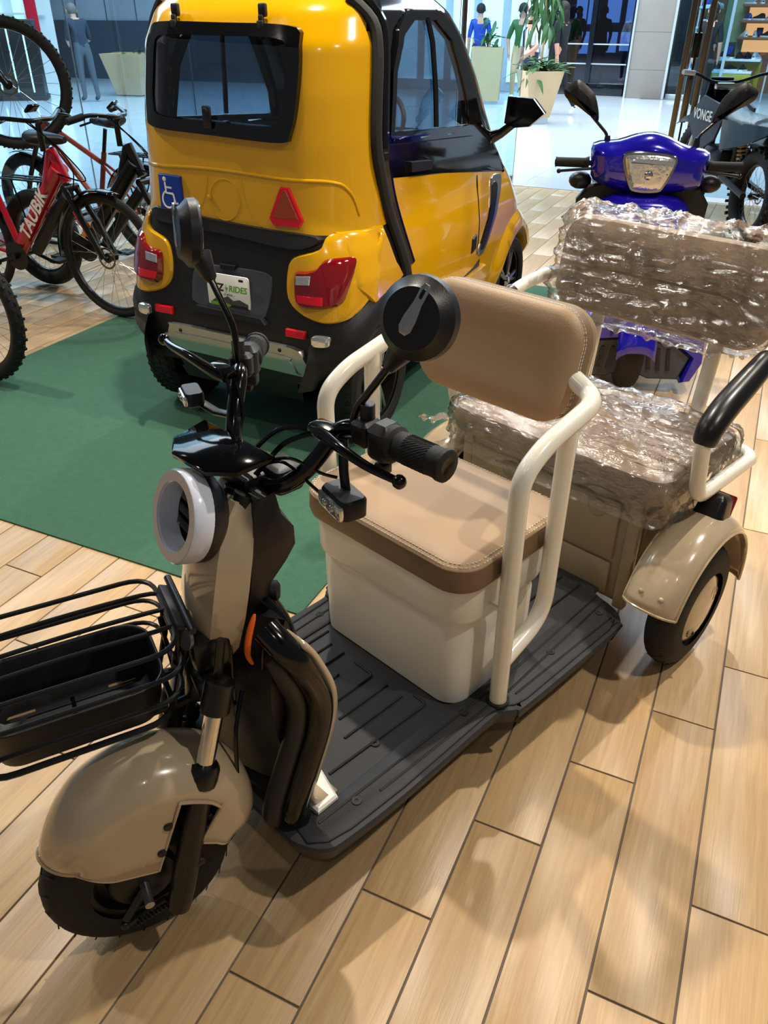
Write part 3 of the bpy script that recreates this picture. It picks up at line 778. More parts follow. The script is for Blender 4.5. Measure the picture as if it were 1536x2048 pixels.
cb.tube(spline([(.285, -.115, 1.0), (.295, -.08, .955), (.31, -.065, .92), (.33, -.05, .88)], 6), .0035, 6); cb.tube(spline([(.28, -.09, 1.0), (.285, -.07, .955), (.305, -.06, .92), (.32, -.05, .88)], 6), .0035, 6)
cb.build('cable', 'black_gloss', trike)
sl = MB()
for k in range(9): sl.tube([V(.30, -.072, .945).lerp(V(.33, -.05, .875), k/9), V(.30, -.072, .945).lerp(V(.33, -.05, .875), (k+.85)/9)], .0085, 8)
sl.build('cable_sleeve', 'black_plastic', trike)
MB().tube(spline([(.46, .09, .50), (.50, .115, .44), (.52, .13, .33), (.53, .125, .25), (.60, .11, .17), (.66, .11, .14)], 6), .004, 7).build('cable', 'black_gloss', trike)
MB().tube(spline([(.46, .07, .60), (.475, .085, .52), (.48, .09, .45)], 6), .004, 7).build('cable', 'black_gloss', trike)
# turn signals
def signal(c, stalk, rz, sc=1):
    Mz = tr(*c) @ rotz(rz) @ Matrix.Scale(sc, 4)
    s = MB(Mz).slab(rrect(.05, .082, .014, 4), [(-.02, .006), (-.016, .001), (.012, 0), (.018, .004)])
    so = s.build('turn_signal', 'black_plastic', trike)
    MB(Mz).box((.024, 0, -.002), (.012, .074, .028), .005).build('signal_lens', 'clear_lens', so)
    for y in (-.012, .012): MB(Mz).ball((.029, y, 0), .007, 10).build('bulb', 'silver', so)
    MB().tube([V(*p) for p in stalk], .011, 8, flat=.5).build('signal_stalk', 'black_satin', so)
signal((.292, .197, .885), [(.275, .18, .985), (.28, .185, .93), (.285, .195, .895)], R(-14))
signal((.302, -.206, .945), [(.28, -.10, .93), (.29, -.15, .925), (.298, -.195, .935)], R(-22), .72)
# mirrors
def mirror(base, path, c, nrm, rr, rot, label):
    q = fillet([V(*p) for p in [base]+path], .02, 5)
    mo = MB().tube(q, .0062, 10).build('mirror_stalk', 'black_gloss', trike)
    n = Vector(nrm).normalized(); Mz = Matrix.Translation(c) @ n.to_track_quat('Z', 'Y').to_matrix().to_4x4() @ rotz(rot)
    Mz = Mz @ Matrix.Scale(.77, 4)
    hd = MB(Mz).lathe([(.001, .032), (.03, .031), (.055, .028), (.06, .02), (.075, .006), (.077, -.012), (.073, -.018), (.001, -.018)], 40).build('mirror_head', 'black_plastic', mo, label=label)
    MB(Mz).lathe([(.001, -.0185), (.07, -.0185), (.07, -.0195), (.001, -.0195)], 32).build('mirror_glass', 'chrome', hd)
    d = q[-1]-q[-3]; 
    MB().tube([q[-1]-d.normalized()*.05, q[-1]-d.normalized()*.045, q[-1]], [.007, .012, .022], 12).build('mirror_boot', 'black_plastic', hd)
    bl = [(-.006, -.03), (.006, -.03), (.013, -.02), (.013, .0), (.0085, .03), (.0085, .06), (.004, .066), (-.004, .066), (-.0085, .06), (-.0085, .03), (-.013, .0), (-.013, -.02)]
    MB(Mz).slab(bl, [(.03, 0), (.0335, 0), (.0345, .002)]).build('inlay', 'silver', hd)
    MB(Mz).slab(rrect(.008, .02, .004, 3, 0, .048), [(.034, 0), (.0355, .001)]).build('inlay_slot', 'black_satin', hd)
mirror((.26, .185, 1.0), [(.255, .188, 1.03), (.244, .28, 1.155)], V(.243, .302, 1.2), (.9, .25, .25), .075, R(-22), 'round black mirror seen from behind')
mirror((.236, -.142, 1.0), [(.236, -.145, 1.075), (.239, -.225, 1.188)], V(.24, -.245, 1.222), (.9, -.42, .1), .075, R(30), 'round black mirror seen edge on')

# wire basket -------------------------------------------------------------------
ZT, WB = .655, .112
bk = MB(MS2)
bk.box((.088, .0, ZT), (.03, .13, .012), .003, M=roty(R(-25)))
bko = bk.build('basket_bracket', 'black_plastic', trike)
MB(MS2).tube([(.078, -.085, ZT+.005), (.078, .085, ZT+.005)], .007, 10).build('hinge_rod', 'black_satin', bko)
def loop(z, w, x0, x1, r): return fillet([V((x0+x1)/2, -w, z), V(x1, -w, z), V(x1, w, z), V(x0, w, z), V(x0, -w, z), V((x0+x1)/2, -w, z)], r, 6)
lid = MB(MS2).tube(loop(ZT, WB, .105, .46, .055)[:-1], .0046, 8, closed=True).build('basket_lid', 'black_satin', trike)
for y in (-.055, 0, .055):
    MB(MS2).tube(spline([(.10, y*.85, ZT), (.135, y, ZT+.004), (.28, y, ZT+.006), (.455, y, ZT)], 4), .0042, 8).build('lid_wire', 'black_satin', lid)
bsk = MB(MS2).tube(loop(.50, WB-.004, .13, .455, .06)[:-1], .0058, 8, closed=True).build('basket', 'black_satin', trike, label='black wire front basket')
for z, w, x0, x1 in ((.552, WB+.006, .108, .468), (.604, WB+.006, .1, .47)):
    MB(MS2).tube(loop(z, w, x0, x1, .06)[:-1], .0044, 8, closed=True).build('basket_wire', 'black_satin', bsk)
for y in (-.055, .055):
    MB(MS2).tube([(.098, y, ZT), (.105, y, .56), (.128, y, .48), (.2, y, .475)], .006, 8).build('basket_stay', 'black_satin', bsk)
    MB(MS2).tube([(.46, y, ZT), (.465, y, .56), (.45, y, .5)], .005, 8).build('basket_stay', 'black_satin', bsk)
MB(MS2).tube([(.11, -.055, .60), (.11, .0, .52), (.11, .055, .60)], .004, 6).build('basket_stay', 'black_satin', bsk)
tr_o = rrect(.31, .196, .06, 7, .288, 0)
tray = MB(MS2).slab(tr_o, [(.575, .0), (.57, .004), (.52, .01), (.485, .02), (.476, .035), (.476, .06)], cap=False)
trb = MB(MS2)
tray.build('tray', 'black_plastic', bsk, solid=.003)
slots = [(.2, .05), (.2, -.05), (.38, .05), (.38, -.05), (.29, .0)]
trb.slab(rrect(.25, .13, .04, 5, .288, 0), [(.472, 0), (.4765, 0)]); trb.build('tray_floor', 'black_plastic', bsk)
for sx, sy in slots[:4]: MB(MS2).box((sx, sy, .4772), (.05, .006, .001)).build('tray_slot', 'light_wood', bsk)
for y in (-.04, 0, .04): MB(MS2).tube([(.18, y, .4775), (.40, y, .4775)], .003, 5).build('tray_rib', 'black_plastic', bsk)
MB(MS2).tube([(.29, -.05, .478), (.29, .05, .478)], .004, 6).build('tray_rib', 'black_gloss', bsk)
MB(MS2).lathe([(.006, -.002), (.006, .002), (.017, .002), (.018, 0), (.017, -.002), (.006, -.002)], 18, M=tr(.415, -.03, ZT+.004)).build('lid_latch', 'rubber', lid)
sup = MB(MS2); sup.box((.07, 0, .53), (.05, .05, .11), .006); sup.tube([(.04, .03, .47), (.15, .05, .47)], .009, 8); sup.tube([(.04, -.03, .47), (.15, -.05, .47)], .009, 8)
sup.build('basket_mount', 'black_plastic', bsk)
# ------------------------------------------------------------------ yellow enclosed micro car (local: x right, y forward, seen from behind)
car = thing('micro_car', 'yellow enclosed mini electric car with black bumper standing on the green carpet', 'car', (-1.83, 2.5, .0098), R(-2))
CS = [(.20, .04, .50, .15, 2.02), (.30, 0, .52, .15, 2.1), (.40, -.02, .55, .15, 2.14), (.50, -.02, .555, .16, 2.14), (.60, 0, .555, .17, 2.12), (.70, .015, .55, .19, 2.08), (.80, .03, .53, .21, 2.02), (.86, .045, .515, .23, 1.97), (.90, .05, .51, .24, 1.92), (1.0, .06, .51, .25, 1.78), (1.15, .075, .51, .25, 1.62), (1.3, .09, .50, .25, 1.5), (1.45, .11, .485, .25, 1.36), (1.55, .16, .46, .25, 1.24), (1.62, .26, .41, .22, 1.1), (1.655, .4, .33, .18, .95)]
def ci(z, k): return interp([(c[0], c[k]) for c in CS], z)
def yrear(x, z):
    y0, w, rc = ci(z, 1), ci(z, 2), ci(z, 3); d = abs(x)-(w-rc)
    return y0 if d <= 0 else y0+rc-math.sqrt(max(0, rc*rc-min(d, rc)**2))
def xside(y, z):
    y0, w, rc, y1 = ci(z, 1), ci(z, 2), ci(z, 3), ci(z, 4); d = rc-(y-y0); rf = .3; e = rf-(y1-y)
    if d > 0: return w-rc+math.sqrt(max(0, rc*rc-min(d, rc)**2))
    if e > 0: return w-rf+math.sqrt(max(0, rf*rf-min(e, rf)**2))
    return w
def frear(x, z, o): return V(x, yrear(x, z)-o, z)
def fside(sg): return lambda y, z, o: V(sg*(xside(y, z)+o), y, z)
def inpoly(p, poly):
    c = False; x, y = p; n = len(poly)
    for i in range(n):
        (x1, y1), (x2, y2) = poly[i], poly[i-1]
        if (y1 > y) != (y2 > y) and x < (x2-x1)*(y-y1)/(y2-y1)+x1: c = not c
    return c
def dense(o, step=.012):
    out = []
    for i in range(len(o)):
        a, b = Vector(o[i]), Vector(o[(i+1) % len(o)]); k = max(1, int((b-a).length/step))
        out += [tuple(a.lerp(b, j/k)) for j in range(k)]
    return out
def soft(o, n=4): return [(p.x, p.y) for p in spline([(x, y, 0) for x, y in o], n, True)]
def patch(name, m, o, fn, off, parent, rings=7, base=-.006, label=None, edge=.004):
    o = dense(o); cx = sum(p[0] for p in o)/len(o); cy = sum(p[1] for p in o)/len(o)
    ar = sum(o[i-1][0]*o[i][1]-o[i][0]*o[i-1][1] for i in range(len(o)))
    R_ = [[fn(x, y, base) for x, y in o], [fn(x, y, off-edge) for x, y in o]]
    size = max(math.hypot(x-cx, y-cy) for x, y in o); k0 = 1-edge/size
    for i in range(rings+1):
        s = k0*(1-i/rings) if i < rings else .002
        R_.append([fn(cx+(x-cx)*s, cy+(y-cy)*s, off) for x, y in o])
    return MB().loft(R_, caps=False).build(name, m, parent, label=label)
def frame(name, m, outer, inner, fn, off, parent, base=-.01, label=None):
    n = 120
    def res(o):
        o = dense(o, .004); cx = sum(p[0] for p in o)/len(o); cy = sum(p[1] for p in o)/len(o)
        o = sorted((math.atan2(y-cy, x-cx), x, y) for x, y in o); out = []
        for i in range(n):
            a = -PI+2*PI*i/n; b = min(o, key=lambda t: abs((t[0]-a+PI) % (2*PI)-PI)); out.append((b[1], b[2]))
        return out
    A, B = res(outer), res(inner)
    rings = [[fn(x, y, base) for x, y in A], [fn(x, y, off) for x, y in A]]
    for t in (.25, .5, .75): rings.append([fn(lerp(a[0], b[0], t), lerp(a[1], b[1], t), off) for a, b in zip(A, B)])
    rings += [[fn(x, y, off) for x, y in B], [fn(x, y, base-.01) for x, y in B]]
    return MB().loft(rings, caps=False).build(name, m, parent, label=label)
WIN = soft([(-.30, 1.512), (.0, 1.512), (.27, 1.505), (.312, 1.46), (.31, 1.3), (.285, 1.185), (.24, 1.158), (-.05, 1.166), (-.32, 1.178), (-.365, 1.215), (-.352, 1.38), (-.335, 1.48)])
GLS = soft([(-.26, 1.472), (0, 1.474), (.235, 1.468), (.268, 1.43), (.262, 1.3), (.245, 1.235), (.205, 1.208), (-.03, 1.21), (-.275, 1.218), (-.315, 1.25), (-.305, 1.36), (-.29, 1.45)])
SW = [(.364, 1.152), (.413, 1.365), (.50, 1.50), (.62, 1.555), (.86, 1.555), (1.0, 1.48), (1.09, 1.36), (1.17, 1.22), (1.19, 1.10)]
SWi = [(.40, 1.175), (.445, 1.36), (.53, 1.475), (.64, 1.52), (.84, 1.52), (.965, 1.45), (1.045, 1.34), (1.12, 1.22), (1.14, 1.125)]
STR = [(1.587, .268), (1.517, .294), (1.431, .286), (1.297, .258), (1.157, .239), (1.056, .258), (.906, .326), (.687, .402), (.5, .44)]
def strip_y(z): return interp(sorted(STR), z)
HOLE = [(lerp(a[0], b[0], .55), lerp(a[1], b[1], .55)) for a, b in zip(WIN, GLS)]
# perimeter grid of the body
NP = 40
def perim(z):
    y0, w, rc, y1 = ci(z, 1), ci(z, 2), ci(z, 3), ci(z, 4); rf = min(.3, w*.8); P = []
    for i in range(NP): P.append((lerp(-(w-rc), w-rc, i/NP), y0, 'r'))
    for i in range(14): a = -PI/2+PI/2*i/14; P.append((w-rc+rc*math.cos(a), y0+rc+rc*math.sin(a), 's' if a > -PI/4 else 'r'))
    for i in range(70): P.append((w, lerp(y0+rc, y1-rf, i/70), 's'))
    for i in range(14): a = PI/2*i/14; P.append((w-rf+rf*math.cos(a), y1-rf+rf*math.sin(a), 's' if a < PI/4 else 'f'))
    for i in range(NP): P.append((lerp(w-rf, -(w-rf), i/NP), y1, 'f'))
    for i in range(14): a = PI/2+PI/2*i/14; P.append((-(w-rf)+rf*math.cos(a), y1-rf+rf*math.sin(a), 'f' if a < 3*PI/4 else 's'))
    for i in range(70): P.append((-w, lerp(y1-rf, y0+rc, i/70), 's'))
    for i in range(14): a = PI+PI/2*i/14; P.append((-(w-rc)+rc*math.cos(a), y0+rc+rc*math.sin(a), 's' if a < 5*PI/4 else 'r'))
    return P
zs = [.2+.66*i/24 for i in range(25)]+[.86+.795*i/48 for i in range(1, 49)]
PG = [perim(z) for z in zs]; npm = len(PG[0])
WA = [(.285, .254, .31), (1.885, .254, .31)]
groups = {'lower_body': ([], 'black_plastic', 'matt black lower body and bumper'), 'upper_body': ([], 'yellow_paint', 'glossy yellow rear body'), 'cabin': ([], 'car_black', 'gloss black cabin frame'), 'windscreen': ([], 'car_glass', None), 'front_body': ([], 'yellow_paint', None)}
for k in range(len(zs)-1):
    zc = (zs[k]+zs[k+1])/2
    for i in range(npm):
        j = (i+1) % npm; q = [PG[k][i], PG[k][j], PG[k+1][j], PG[k+1][i]]
        xc = sum(p[0] for p in q)/4; yc = sum(p[1] for p in q)/4; reg = q[0][2]
        vs = [(q[0][0], q[0][1], zs[k]), (q[1][0], q[1][1], zs[k]), (q[2][0], q[2][1], zs[k+1]), (q[3][0], q[3][1], zs[k+1])]
        if abs(xc) > .3 and any(math.hypot(yc-a, zc-b) < r for a, b, r in WA): continue
        if reg == 'r' and inpoly((xc, zc), HOLE): continue
        if reg == 's' and inpoly((yc, zc), SW): continue
        if zc < .86: g = 'front_body' if (reg != 'r' and yc > 1.3) else 'lower_body'
        elif reg == 'r' or (reg == 's' and yc < strip_y(zc)+.02): g = 'upper_body'
        elif reg == 'f' and zc > 1.02 and zc < 1.56: g = 'windscreen'
        elif zc > 1.0 or (reg == 's' and yc < 1.7): g = 'cabin'
        else: g = 'front_body'
        groups[g][0].append(vs)
for g, (fl, m, lab) in groups.items():
    b = MB()
    for vs in fl: b.add(vs, [(0, 1, 2, 3)])
    b.build(g, m, car, label=lab, ang=50)
tp = MB(); tp.add([(x, y, 1.655) for x, y, _ in PG[-1]], [tuple(range(npm))]); tp.build('roof', 'car_black', car)
tp = MB(); tp.add([(x, y, .2) for x, y, _ in PG[0]], [tuple(range(npm))]); tp.build('floor_pan', 'black_plastic', car)
ib = MB(); ib.box((0, .6, .62), (.9, .9, .5), .05); ib.build('interior_tub', 'black_plastic', car)
ib = MB(); ib.box((0, .95, 1.0), (.42, .14, .46), .05); ib.build('driver_seat', 'black_plastic', car)
ib = MB(); ib.box((0, 1.5, .95), (.9, .3, .16), .04); ib.build('dashboard', 'black_plastic', car)
MB().lathe([(.17, -.012), (.182, 0), (.17, .012), (.158, 0), (.17, -.012)], 28, M=tr(-.05, 1.3, 1.08) @ rotx(R(55))).build('steering_wheel', 'black_plastic', car)

# rear window
frame('window_frame', 'car_black', WIN, GLS, frear, .022, car, label='thick black rear window frame')
patch('rear_window', 'car_glass', GLS, frear, .015, car, base=.012)
for x in (-.213, .155):
    h = MB(); y = yrear(x, 1.54)-.018
    h.box((x, y, 1.548), (.03, .02, .04), .006); h.box((x, y-.012, 1.52), (.018, .018, .03), .005); h.slab(rrect(.024, .07, .011, 5), [(-.006, 0), (.006, 0), (.009, .003)]) if False else h.box((x, y-.02, 1.492), (.026, .012, .055), .01)
    h.build('window_hinge', 'black_plastic', car)
lk = MB(); lk.box((-.055, yrear(0, 1.2)-.03, 1.225), (.036, .014, .075), .014); lk.cyl((-.055, yrear(0, 1.2)-.038, 1.243), .011, .008, M=rotx(R(90)))
lk.build('window_latch', 'black_plastic', car)
# yellow pods with tail lamps
podR = soft([(.418, .862), (.50, .866), (.545, .85), (.552, .78), (.553, .72), (.553, .646), (.531, .591), (.486, .566), (.417, .564), (.329, .587), (.278, .635), (.273, .725), (.3, .782), (.395, .815)])
lampR = soft([(.315, .734), (.36, .742), (.402, .757), (.425, .785), (.47, .79), (.505, .786), (.512, .757), (.503, .669), (.481, .628), (.372, .612), (.327, .62), (.313, .658)], 3)
for sg in (1, -1):
    mr_ = lambda o: [(sg*x, z) for x, z in o]
    pod = patch('lamp_pod', 'yellow_paint', mr_(podR), frear, .014, car, edge=.008)
    lamp = patch('tail_lamp', 'red_lens', mr_(lampR), frear, .034, pod, base=.012, edge=.014)
    patch('lamp_inset', 'clear_lens', mr_([(.325, .726), (.388, .733), (.386, .70), (.325, .694)]), frear, .037, lamp, base=.02, rings=3)
    patch('lamp_reflector', 'red_bright', mr_([(.328, .66), (.44, .662), (.44, .63), (.335, .632)]), frear, .0355, lamp, base=.02, rings=3)
    patch('reverse_lamp', 'clear_lens', mr_(soft([(.4, .514), (.455, .514), (.462, .495), (.455, .477), (.4, .476), (.393, .495)])), frear, .02, car, rings=3)
    patch('reflector', 'red_bright', mr_([(.276, .523), (.364, .523), (.362, .496), (.275, .496)]), frear, .016, car, rings=3)
    # side: fender flare, door, black band
    patch('rear_fender', 'yellow_paint', [(.10, .87), (.30, .87), (.36, .72), (.415, .655), (.30, .62), (.16, .61), (.09, .68)], fside(sg), .012, car, edge=.008)
    patch('door', 'yellow_paint', [(.325, 1.025), (.9, .965), (1.63, .872), (1.56, .80), (1.43, .57), (1.2, .50), (.86, .45), (.60, .45), (.50, .62), (.41, .80)], fside(sg), .010, car, label='glossy yellow door')
    patch('sill', 'yellow_paint', [(.60, .46), (.90, .46), (1.35, .48), (1.40, .43), (1.3, .36), (.7, .34), (.58, .38)], fside(sg), .022, car, edge=.01)
    patch('door_seam', 'black_satin', [(1.28, .905), (1.29, .905), (1.235, .55), (1.225, .55)], fside(sg), .0112, car, rings=2)
    patch('vent_frame', 'silver', soft([(1.46, .862), (1.56, .872), (1.60, .845), (1.50, .72), (1.335, .56), (1.27, .54), (1.245, .57), (1.40, .74)], 3), fside(sg), .016, car)
    patch('vent', 'black_satin', soft([(1.45, .835), (1.52, .84), (1.50, .78), (1.33, .585), (1.27, .565), (1.27, .60), (1.40, .74)], 3), fside(sg), .019, car)
    patch('hinge_cover', 'black_plastic', [(1.16, .64), (1.21, .655), (1.2, .59), (1.15, .575)], fside(sg), .018, car, rings=2)
    patch('belt_band', 'car_black', [(.335, 1.03), (.9, .97), (1.64, .875), (1.56, .97), (1.2, 1.078), (.345, 1.135)], fside(sg), .012, car)
    patch('door_handle', 'black_plastic', [(.52, 1.058), (.72, 1.04), (.72, 1.005), (.53, 1.02)], fside(sg), .03, car, rings=3)
    frame('door_window_frame', 'car_black', SW, SWi, fside(sg), .014, car)
    patch('door_window', 'car_glass', SWi, fside(sg), .006, car, base=.004)
    wb = MB(); pz = [fside(sg)(y, z, .012) for y, z in ((.78, 1.155), (.78, 1.3), (.77, 1.45), (.76, 1.53))]; wb.tube(pz, .011, 8); wb.build('window_divider', 'black_satin', car)
    st = MB(); pz = [fside(sg)(y+.035, z, .008) for z, y in STR]; st.tube(spline(pz, 4), .030, 10, flat=.7); st.build('door_seal', 'rubber', car)
    st = MB(); pz = [fside(sg)(y+.09, z, .004) for z, y in STR[:-1]]; st.tube(spline(pz, 4), .02, 8); st.build('pillar_trim', 'car_black', car)
    # wheel-arch flares
    for nm, (wy, wz, wr), m2, a0, a1 in (('rear_arch', WA[0], 'black_plastic', 20, 172), ('front_arch', WA[1], 'yellow_paint', -8, 172)):
        g_ = []
        for i in range(30):
            a = R(lerp(a0, a1, i/29)); row = []
            for rr, oo in ((.30, -.12), (.30, .012), (.31, .03), (.345, .03), (.375, .014), (.40, -.004)):
                y = wy+rr*math.cos(a); z = max(.2, wz+rr*math.sin(a)); row.append(V(sg*(xside(min(y, 2.0), z)+oo), y, z))
            g_.append(row)
        MB().grid(g_).build(nm, m2, car)
    # wheels
    for wy in (.285, 1.885):
        Mw = tr(sg*.46, wy, .25) @ roty(R(90*sg))
        t = MB(Mw).lathe([(.175, -.065), (.19, -.075), (.23, -.074), (.246, -.06), (.25, -.03), (.25, .03), (.246, .06), (.23, .074), (.19, .075), (.175, .065)], 40).build('tyre', 'rubber', car)
        rm = MB(Mw).lathe([(.178, -.06), (.178, .06), (.168, .055), (.16, .0), (.001, -.01)], 36).build('rim', 'black_satin', t)
        for k in range(5):
            for dd in (-.13, .13):
                a = 2*PI*k/5+.3
                MB(Mw).tube([(.03*math.cos(a), .03*math.sin(a), .05), (.10*math.cos(a+dd*.8), .10*math.sin(a+dd*.8), .05), (.168*math.cos(a+dd), .168*math.sin(a+dd), .045)], .010, 6).build('spoke', 'silver', rm)
        MB(Mw).lathe([(.001, .065), (.025, .064), (.034, .056), (.036, .03)], 20).build('hub_cap', 'chrome', rm)
        for k in range(5):
            a = 2*PI*k/5; MB(Mw).cyl((.045*math.cos(a), .045*math.sin(a), .052), .007, .016, 8).build('wheel_nut', 'chrome', rm)
        tg_ = MB(Mw)
        for k in range(44):
            a = 2*PI*k/44
            for s2 in (-1, 1): tg_.box((.25*math.cos(a), .25*math.sin(a), s2*.042), (.006, .012, .03), 0, M=rotz(a))
            tg_.box((.25*math.cos(a+.07), .25*math.sin(a+.07), 0), (.006, .014, .028), 0, M=rotz(a+.07))
        o = tg_.build('tread', 'rubber', t); o['kind'] = 'stuff'
# rear bumper detail
tr1 = soft([(-.30, .45), (-.279, .462), (.0, .458), (.308, .455), (.363, .42), (.401, .345), (.37, .335), (.305, .338), (-.28, .352), (-.312, .363), (-.316, .403)], 3)
sk_ = patch('skid_plate', 'silver', tr1, frear, .02, car, edge=.01, label='brushed silver skid trim')
patch('skid_inset', 'silver', soft([(-.27, .425), (.26, .418), (.30, .40), (.325, .352), (.29, .348), (-.27, .365)], 3), frear, .026, sk_, edge=.006)
for x in (-.235, .25): patch('bolt', 'black_plastic', [(x+.009*math.cos(a), .437+.009*math.sin(a)) for a in (2*PI*k/10 for k in range(10))], frear, .024, sk_, rings=2)
patch('plate_recess', 'mall_dark', soft([(-.15, .70), (0, .712), (.165, .712), (.203, .68), (.182, .566), (.137, .541), (-.143, .55), (-.18, .60)], 3), frear, .004, car)
patch('recess_lip', 'black_plastic', [(-.15, .552), (.17, .545), (.19, .525), (-.17, .53)], frear, .022, car, rings=3)
patch('plate_lamp', 'black_satin', [(-.035, .722), (.04, .722), (.035, .703), (-.03, .703)], frear, .016, car, rings=2)
yp = yrear(0, .62)-.012
pl = MB(tr(.008, yp, .623) @ rotx(R(90))).slab(rrect(.2, .13, .012, 4), [(-.003, 0), (.0015, 0), (.002, .001)]).build('licence_plate', 'white_print', car, label='white shop licence plate')
PM = tr(.008, yp-.0025, .623) @ rotx(R(90))
text('plate_lettering', 'EZ', .040, 'black_print', pl, PM @ tr(-.046, .012, 0), shear=.15, bold=.0012)
text('plate_lettering', 'RIDES', .034, 'green_label', pl, PM @ tr(.046, .012, 0), shear=.15, bold=.0008)
text('plate_lettering', '- E-BIKE -', .011, 'grey_cloth', pl, PM @ tr(.0, -.013, 0), space=1.3)
MB(PM @ tr(-.002, 0, 0)).slab([(-.012, .010), (-.004, .030), (-.006, .016), (.003, .016), (-.010, -.008), (-.006, .008)][::-1], [(0, 0), (.0008, 0)]).build('lightning_mark', 'green_label', pl)
MB(PM).slab([(-.09, -.05), (-.06, -.03), (-.045, -.036), (-.005, -.018), (.02, -.034), (.05, -.026), (.09, -.04), (.09, -.052)][::-1], [(-.0005, 0), (.0004, 0)]).build('mountain_print', 'grey_cloth', pl)
MB(PM).slab([(-.09, -.06), (-.09, -.048), (-.03, -.042), (.02, -.055), (.03, -.06)][::-1], [(-.0002, 0), (.0008, 0)]).build('meadow_print', 'green_label', pl)
MB(PM).slab([(.0, -.06), (.012, -.05), (.085, -.05), (.092, -.06)][::-1], [(.0, 0), (.001, 0)]).build('plate_bar', 'black_print', pl)
for x in (-.065, .065): MB(PM).slab(rrect(.022, .009, .004, 3, x, .05), [(0, 0), (.001, 0)]).build('plate_slot', 'black_print', pl)
# badges
tr_o = [(.235, 1.014), (.273, 1.014), (.329, .908), (.318, .884), (.203, .882), (.187, .905)]
tb = patch('warning_triangle', 'red_bright', tr_o, frear, .010, car, rings=3, label='red slow-vehicle triangle')
patch('triangle_centre', 'rust_paint', [(.25, 1.005), (.262, 1.005), (.312, .912), (.205, .91)], frear, .0115, tb, rings=3, edge=.001)
hb_ = patch('access_badge', 'blue_print', soft([(-.325, 1.015), (-.225, 1.015), (-.215, 1.0), (-.21, .905), (-.22, .892), (-.315, .89), (-.325, .905), (-.33, 1.0)], 3), frear, .010, car, rings=3, label='blue wheelchair access sticker')
def dz(pts, w):
    return MB().tube([frear(x, z, .0112) for x, z in pts], w, 6, flat=.3, up=(0, 1, 0))
MB().ball(frear(-.293, 1.0, .0112), (.009, .002, .009), 10).build('wheelchair_symbol', 'white_print', hb_)
dz([(-.291, .99), (-.286, .952), (-.252, .95)], .0045).build('wheelchair_symbol', 'white_print', hb_)
dz([(-.288, .972), (-.258, .971)], .004).build('wheelchair_symbol', 'white_print', hb_)
dz([(-.252, .95), (-.242, .916), (-.23, .918)], .0045).build('wheelchair_symbol', 'white_print', hb_)
dz([(-.277+.03*math.cos(R(a)), .929+.03*math.sin(R(a))) for a in range(110, 375, 12)], .004).build('wheelchair_symbol', 'white_print', hb_)
MB().tube([frear(-.015+.068*math.cos(a), .948+.072*math.sin(a), .0) for a in (2*PI*k/40 for k in range(40))], .0025, 6, closed=True).build('filler_cap_rim', 'yellow_paint', car)
MB().ball(frear(-.083, .952, .004), (.01, .008, .01), 10).build('filler_latch', 'yellow_paint', car)
MB().tube([frear(x, z, 0) for x, z in [tuple(p)[:2] for p in spline([(-.42, 1.04, 0), (-.08, 1.05, 0), (.231, 1.04, 0), (.409, 1.036, 0), (.462, 1.0, 0), (.486, .92, 0)], 8)]], .006, 8).build('body_crease', 'yellow_paint', car)
MB().tube([frear(x, z, -.001) for x, z in [tuple(p)[:2] for p in spline([(-.09, 1.03, 0), (-.11, .95, 0), (-.14, .90, 0), (-.16, .88, 0)], 6)]], .0028, 6).build('hatch_seam', 'yellow_paint', car)
MB().tube([frear(x, z, -.001) for x, z in [tuple(p)[:2] for p in spline([(.06, 1.03, 0), (.08, .95, 0), (.12, .89, 0), (.15, .87, 0)], 6)]], .0028, 6).build('hatch_seam', 'yellow_paint', car)
patch('bumper_shoulder', 'black_plastic', soft([(-.36, .895), (-.1, .88), (.15, .868), (.36, .862), (.40, .84), (.30, .81), (0, .83), (-.36, .85)], 3), frear, .016, car, edge=.012)
# door mirror
for sg in (1, -1):
    m_ = MB(); m_.tube([fside(sg)(1.5, 1.04, 0), fside(sg)(1.5, 1.06, .05), V(sg*.60, 1.5, 1.10)], [.03, .022, .02], 10)
    ml = m_.build('mirror_arm', 'car_black', car)
    ho = MB(tr(sg*.66, 1.5, 1.155) @ rotx(R(90))); ho.slab([(sg*x, y) for x, y in ([(-.085, .065), (-.095, -.05), (-.04, -.068), (.03, -.06), (.10, .0), (.04, .06)] if sg > 0 else [(.04, .06), (.10, .0), (.03, -.06), (-.04, -.068), (-.095, -.05), (-.085, .065)])], [(-.06, .03), (-.03, .006), (.0, 0), (.025, .002)])
    ho.build('mirror_housing', 'car_black', ml)
    gl = MB(tr(sg*.66, 1.472, 1.155) @ rotx(R(90))); gl.slab([(sg*x, y) for x, y in ([(-.075, .055), (-.083, -.042), (-.035, -.058), (.025, -.05), (.088, .0), (.035, .052)] if sg > 0 else [(.035, .052), (.088, .0), (.025, -.05), (-.035, -.058), (-.083, -.042), (-.075, .055)])], [(0, 0), (.001, 0)])
    gl.build('mirror_glass', 'dark_glass', ml)
for x in (-.38, .38): MB().tube([(x*.9, .25, .22), (x*.9, 1.9, .22)], .03, 8).build('chassis_rail', 'black_plastic', car)
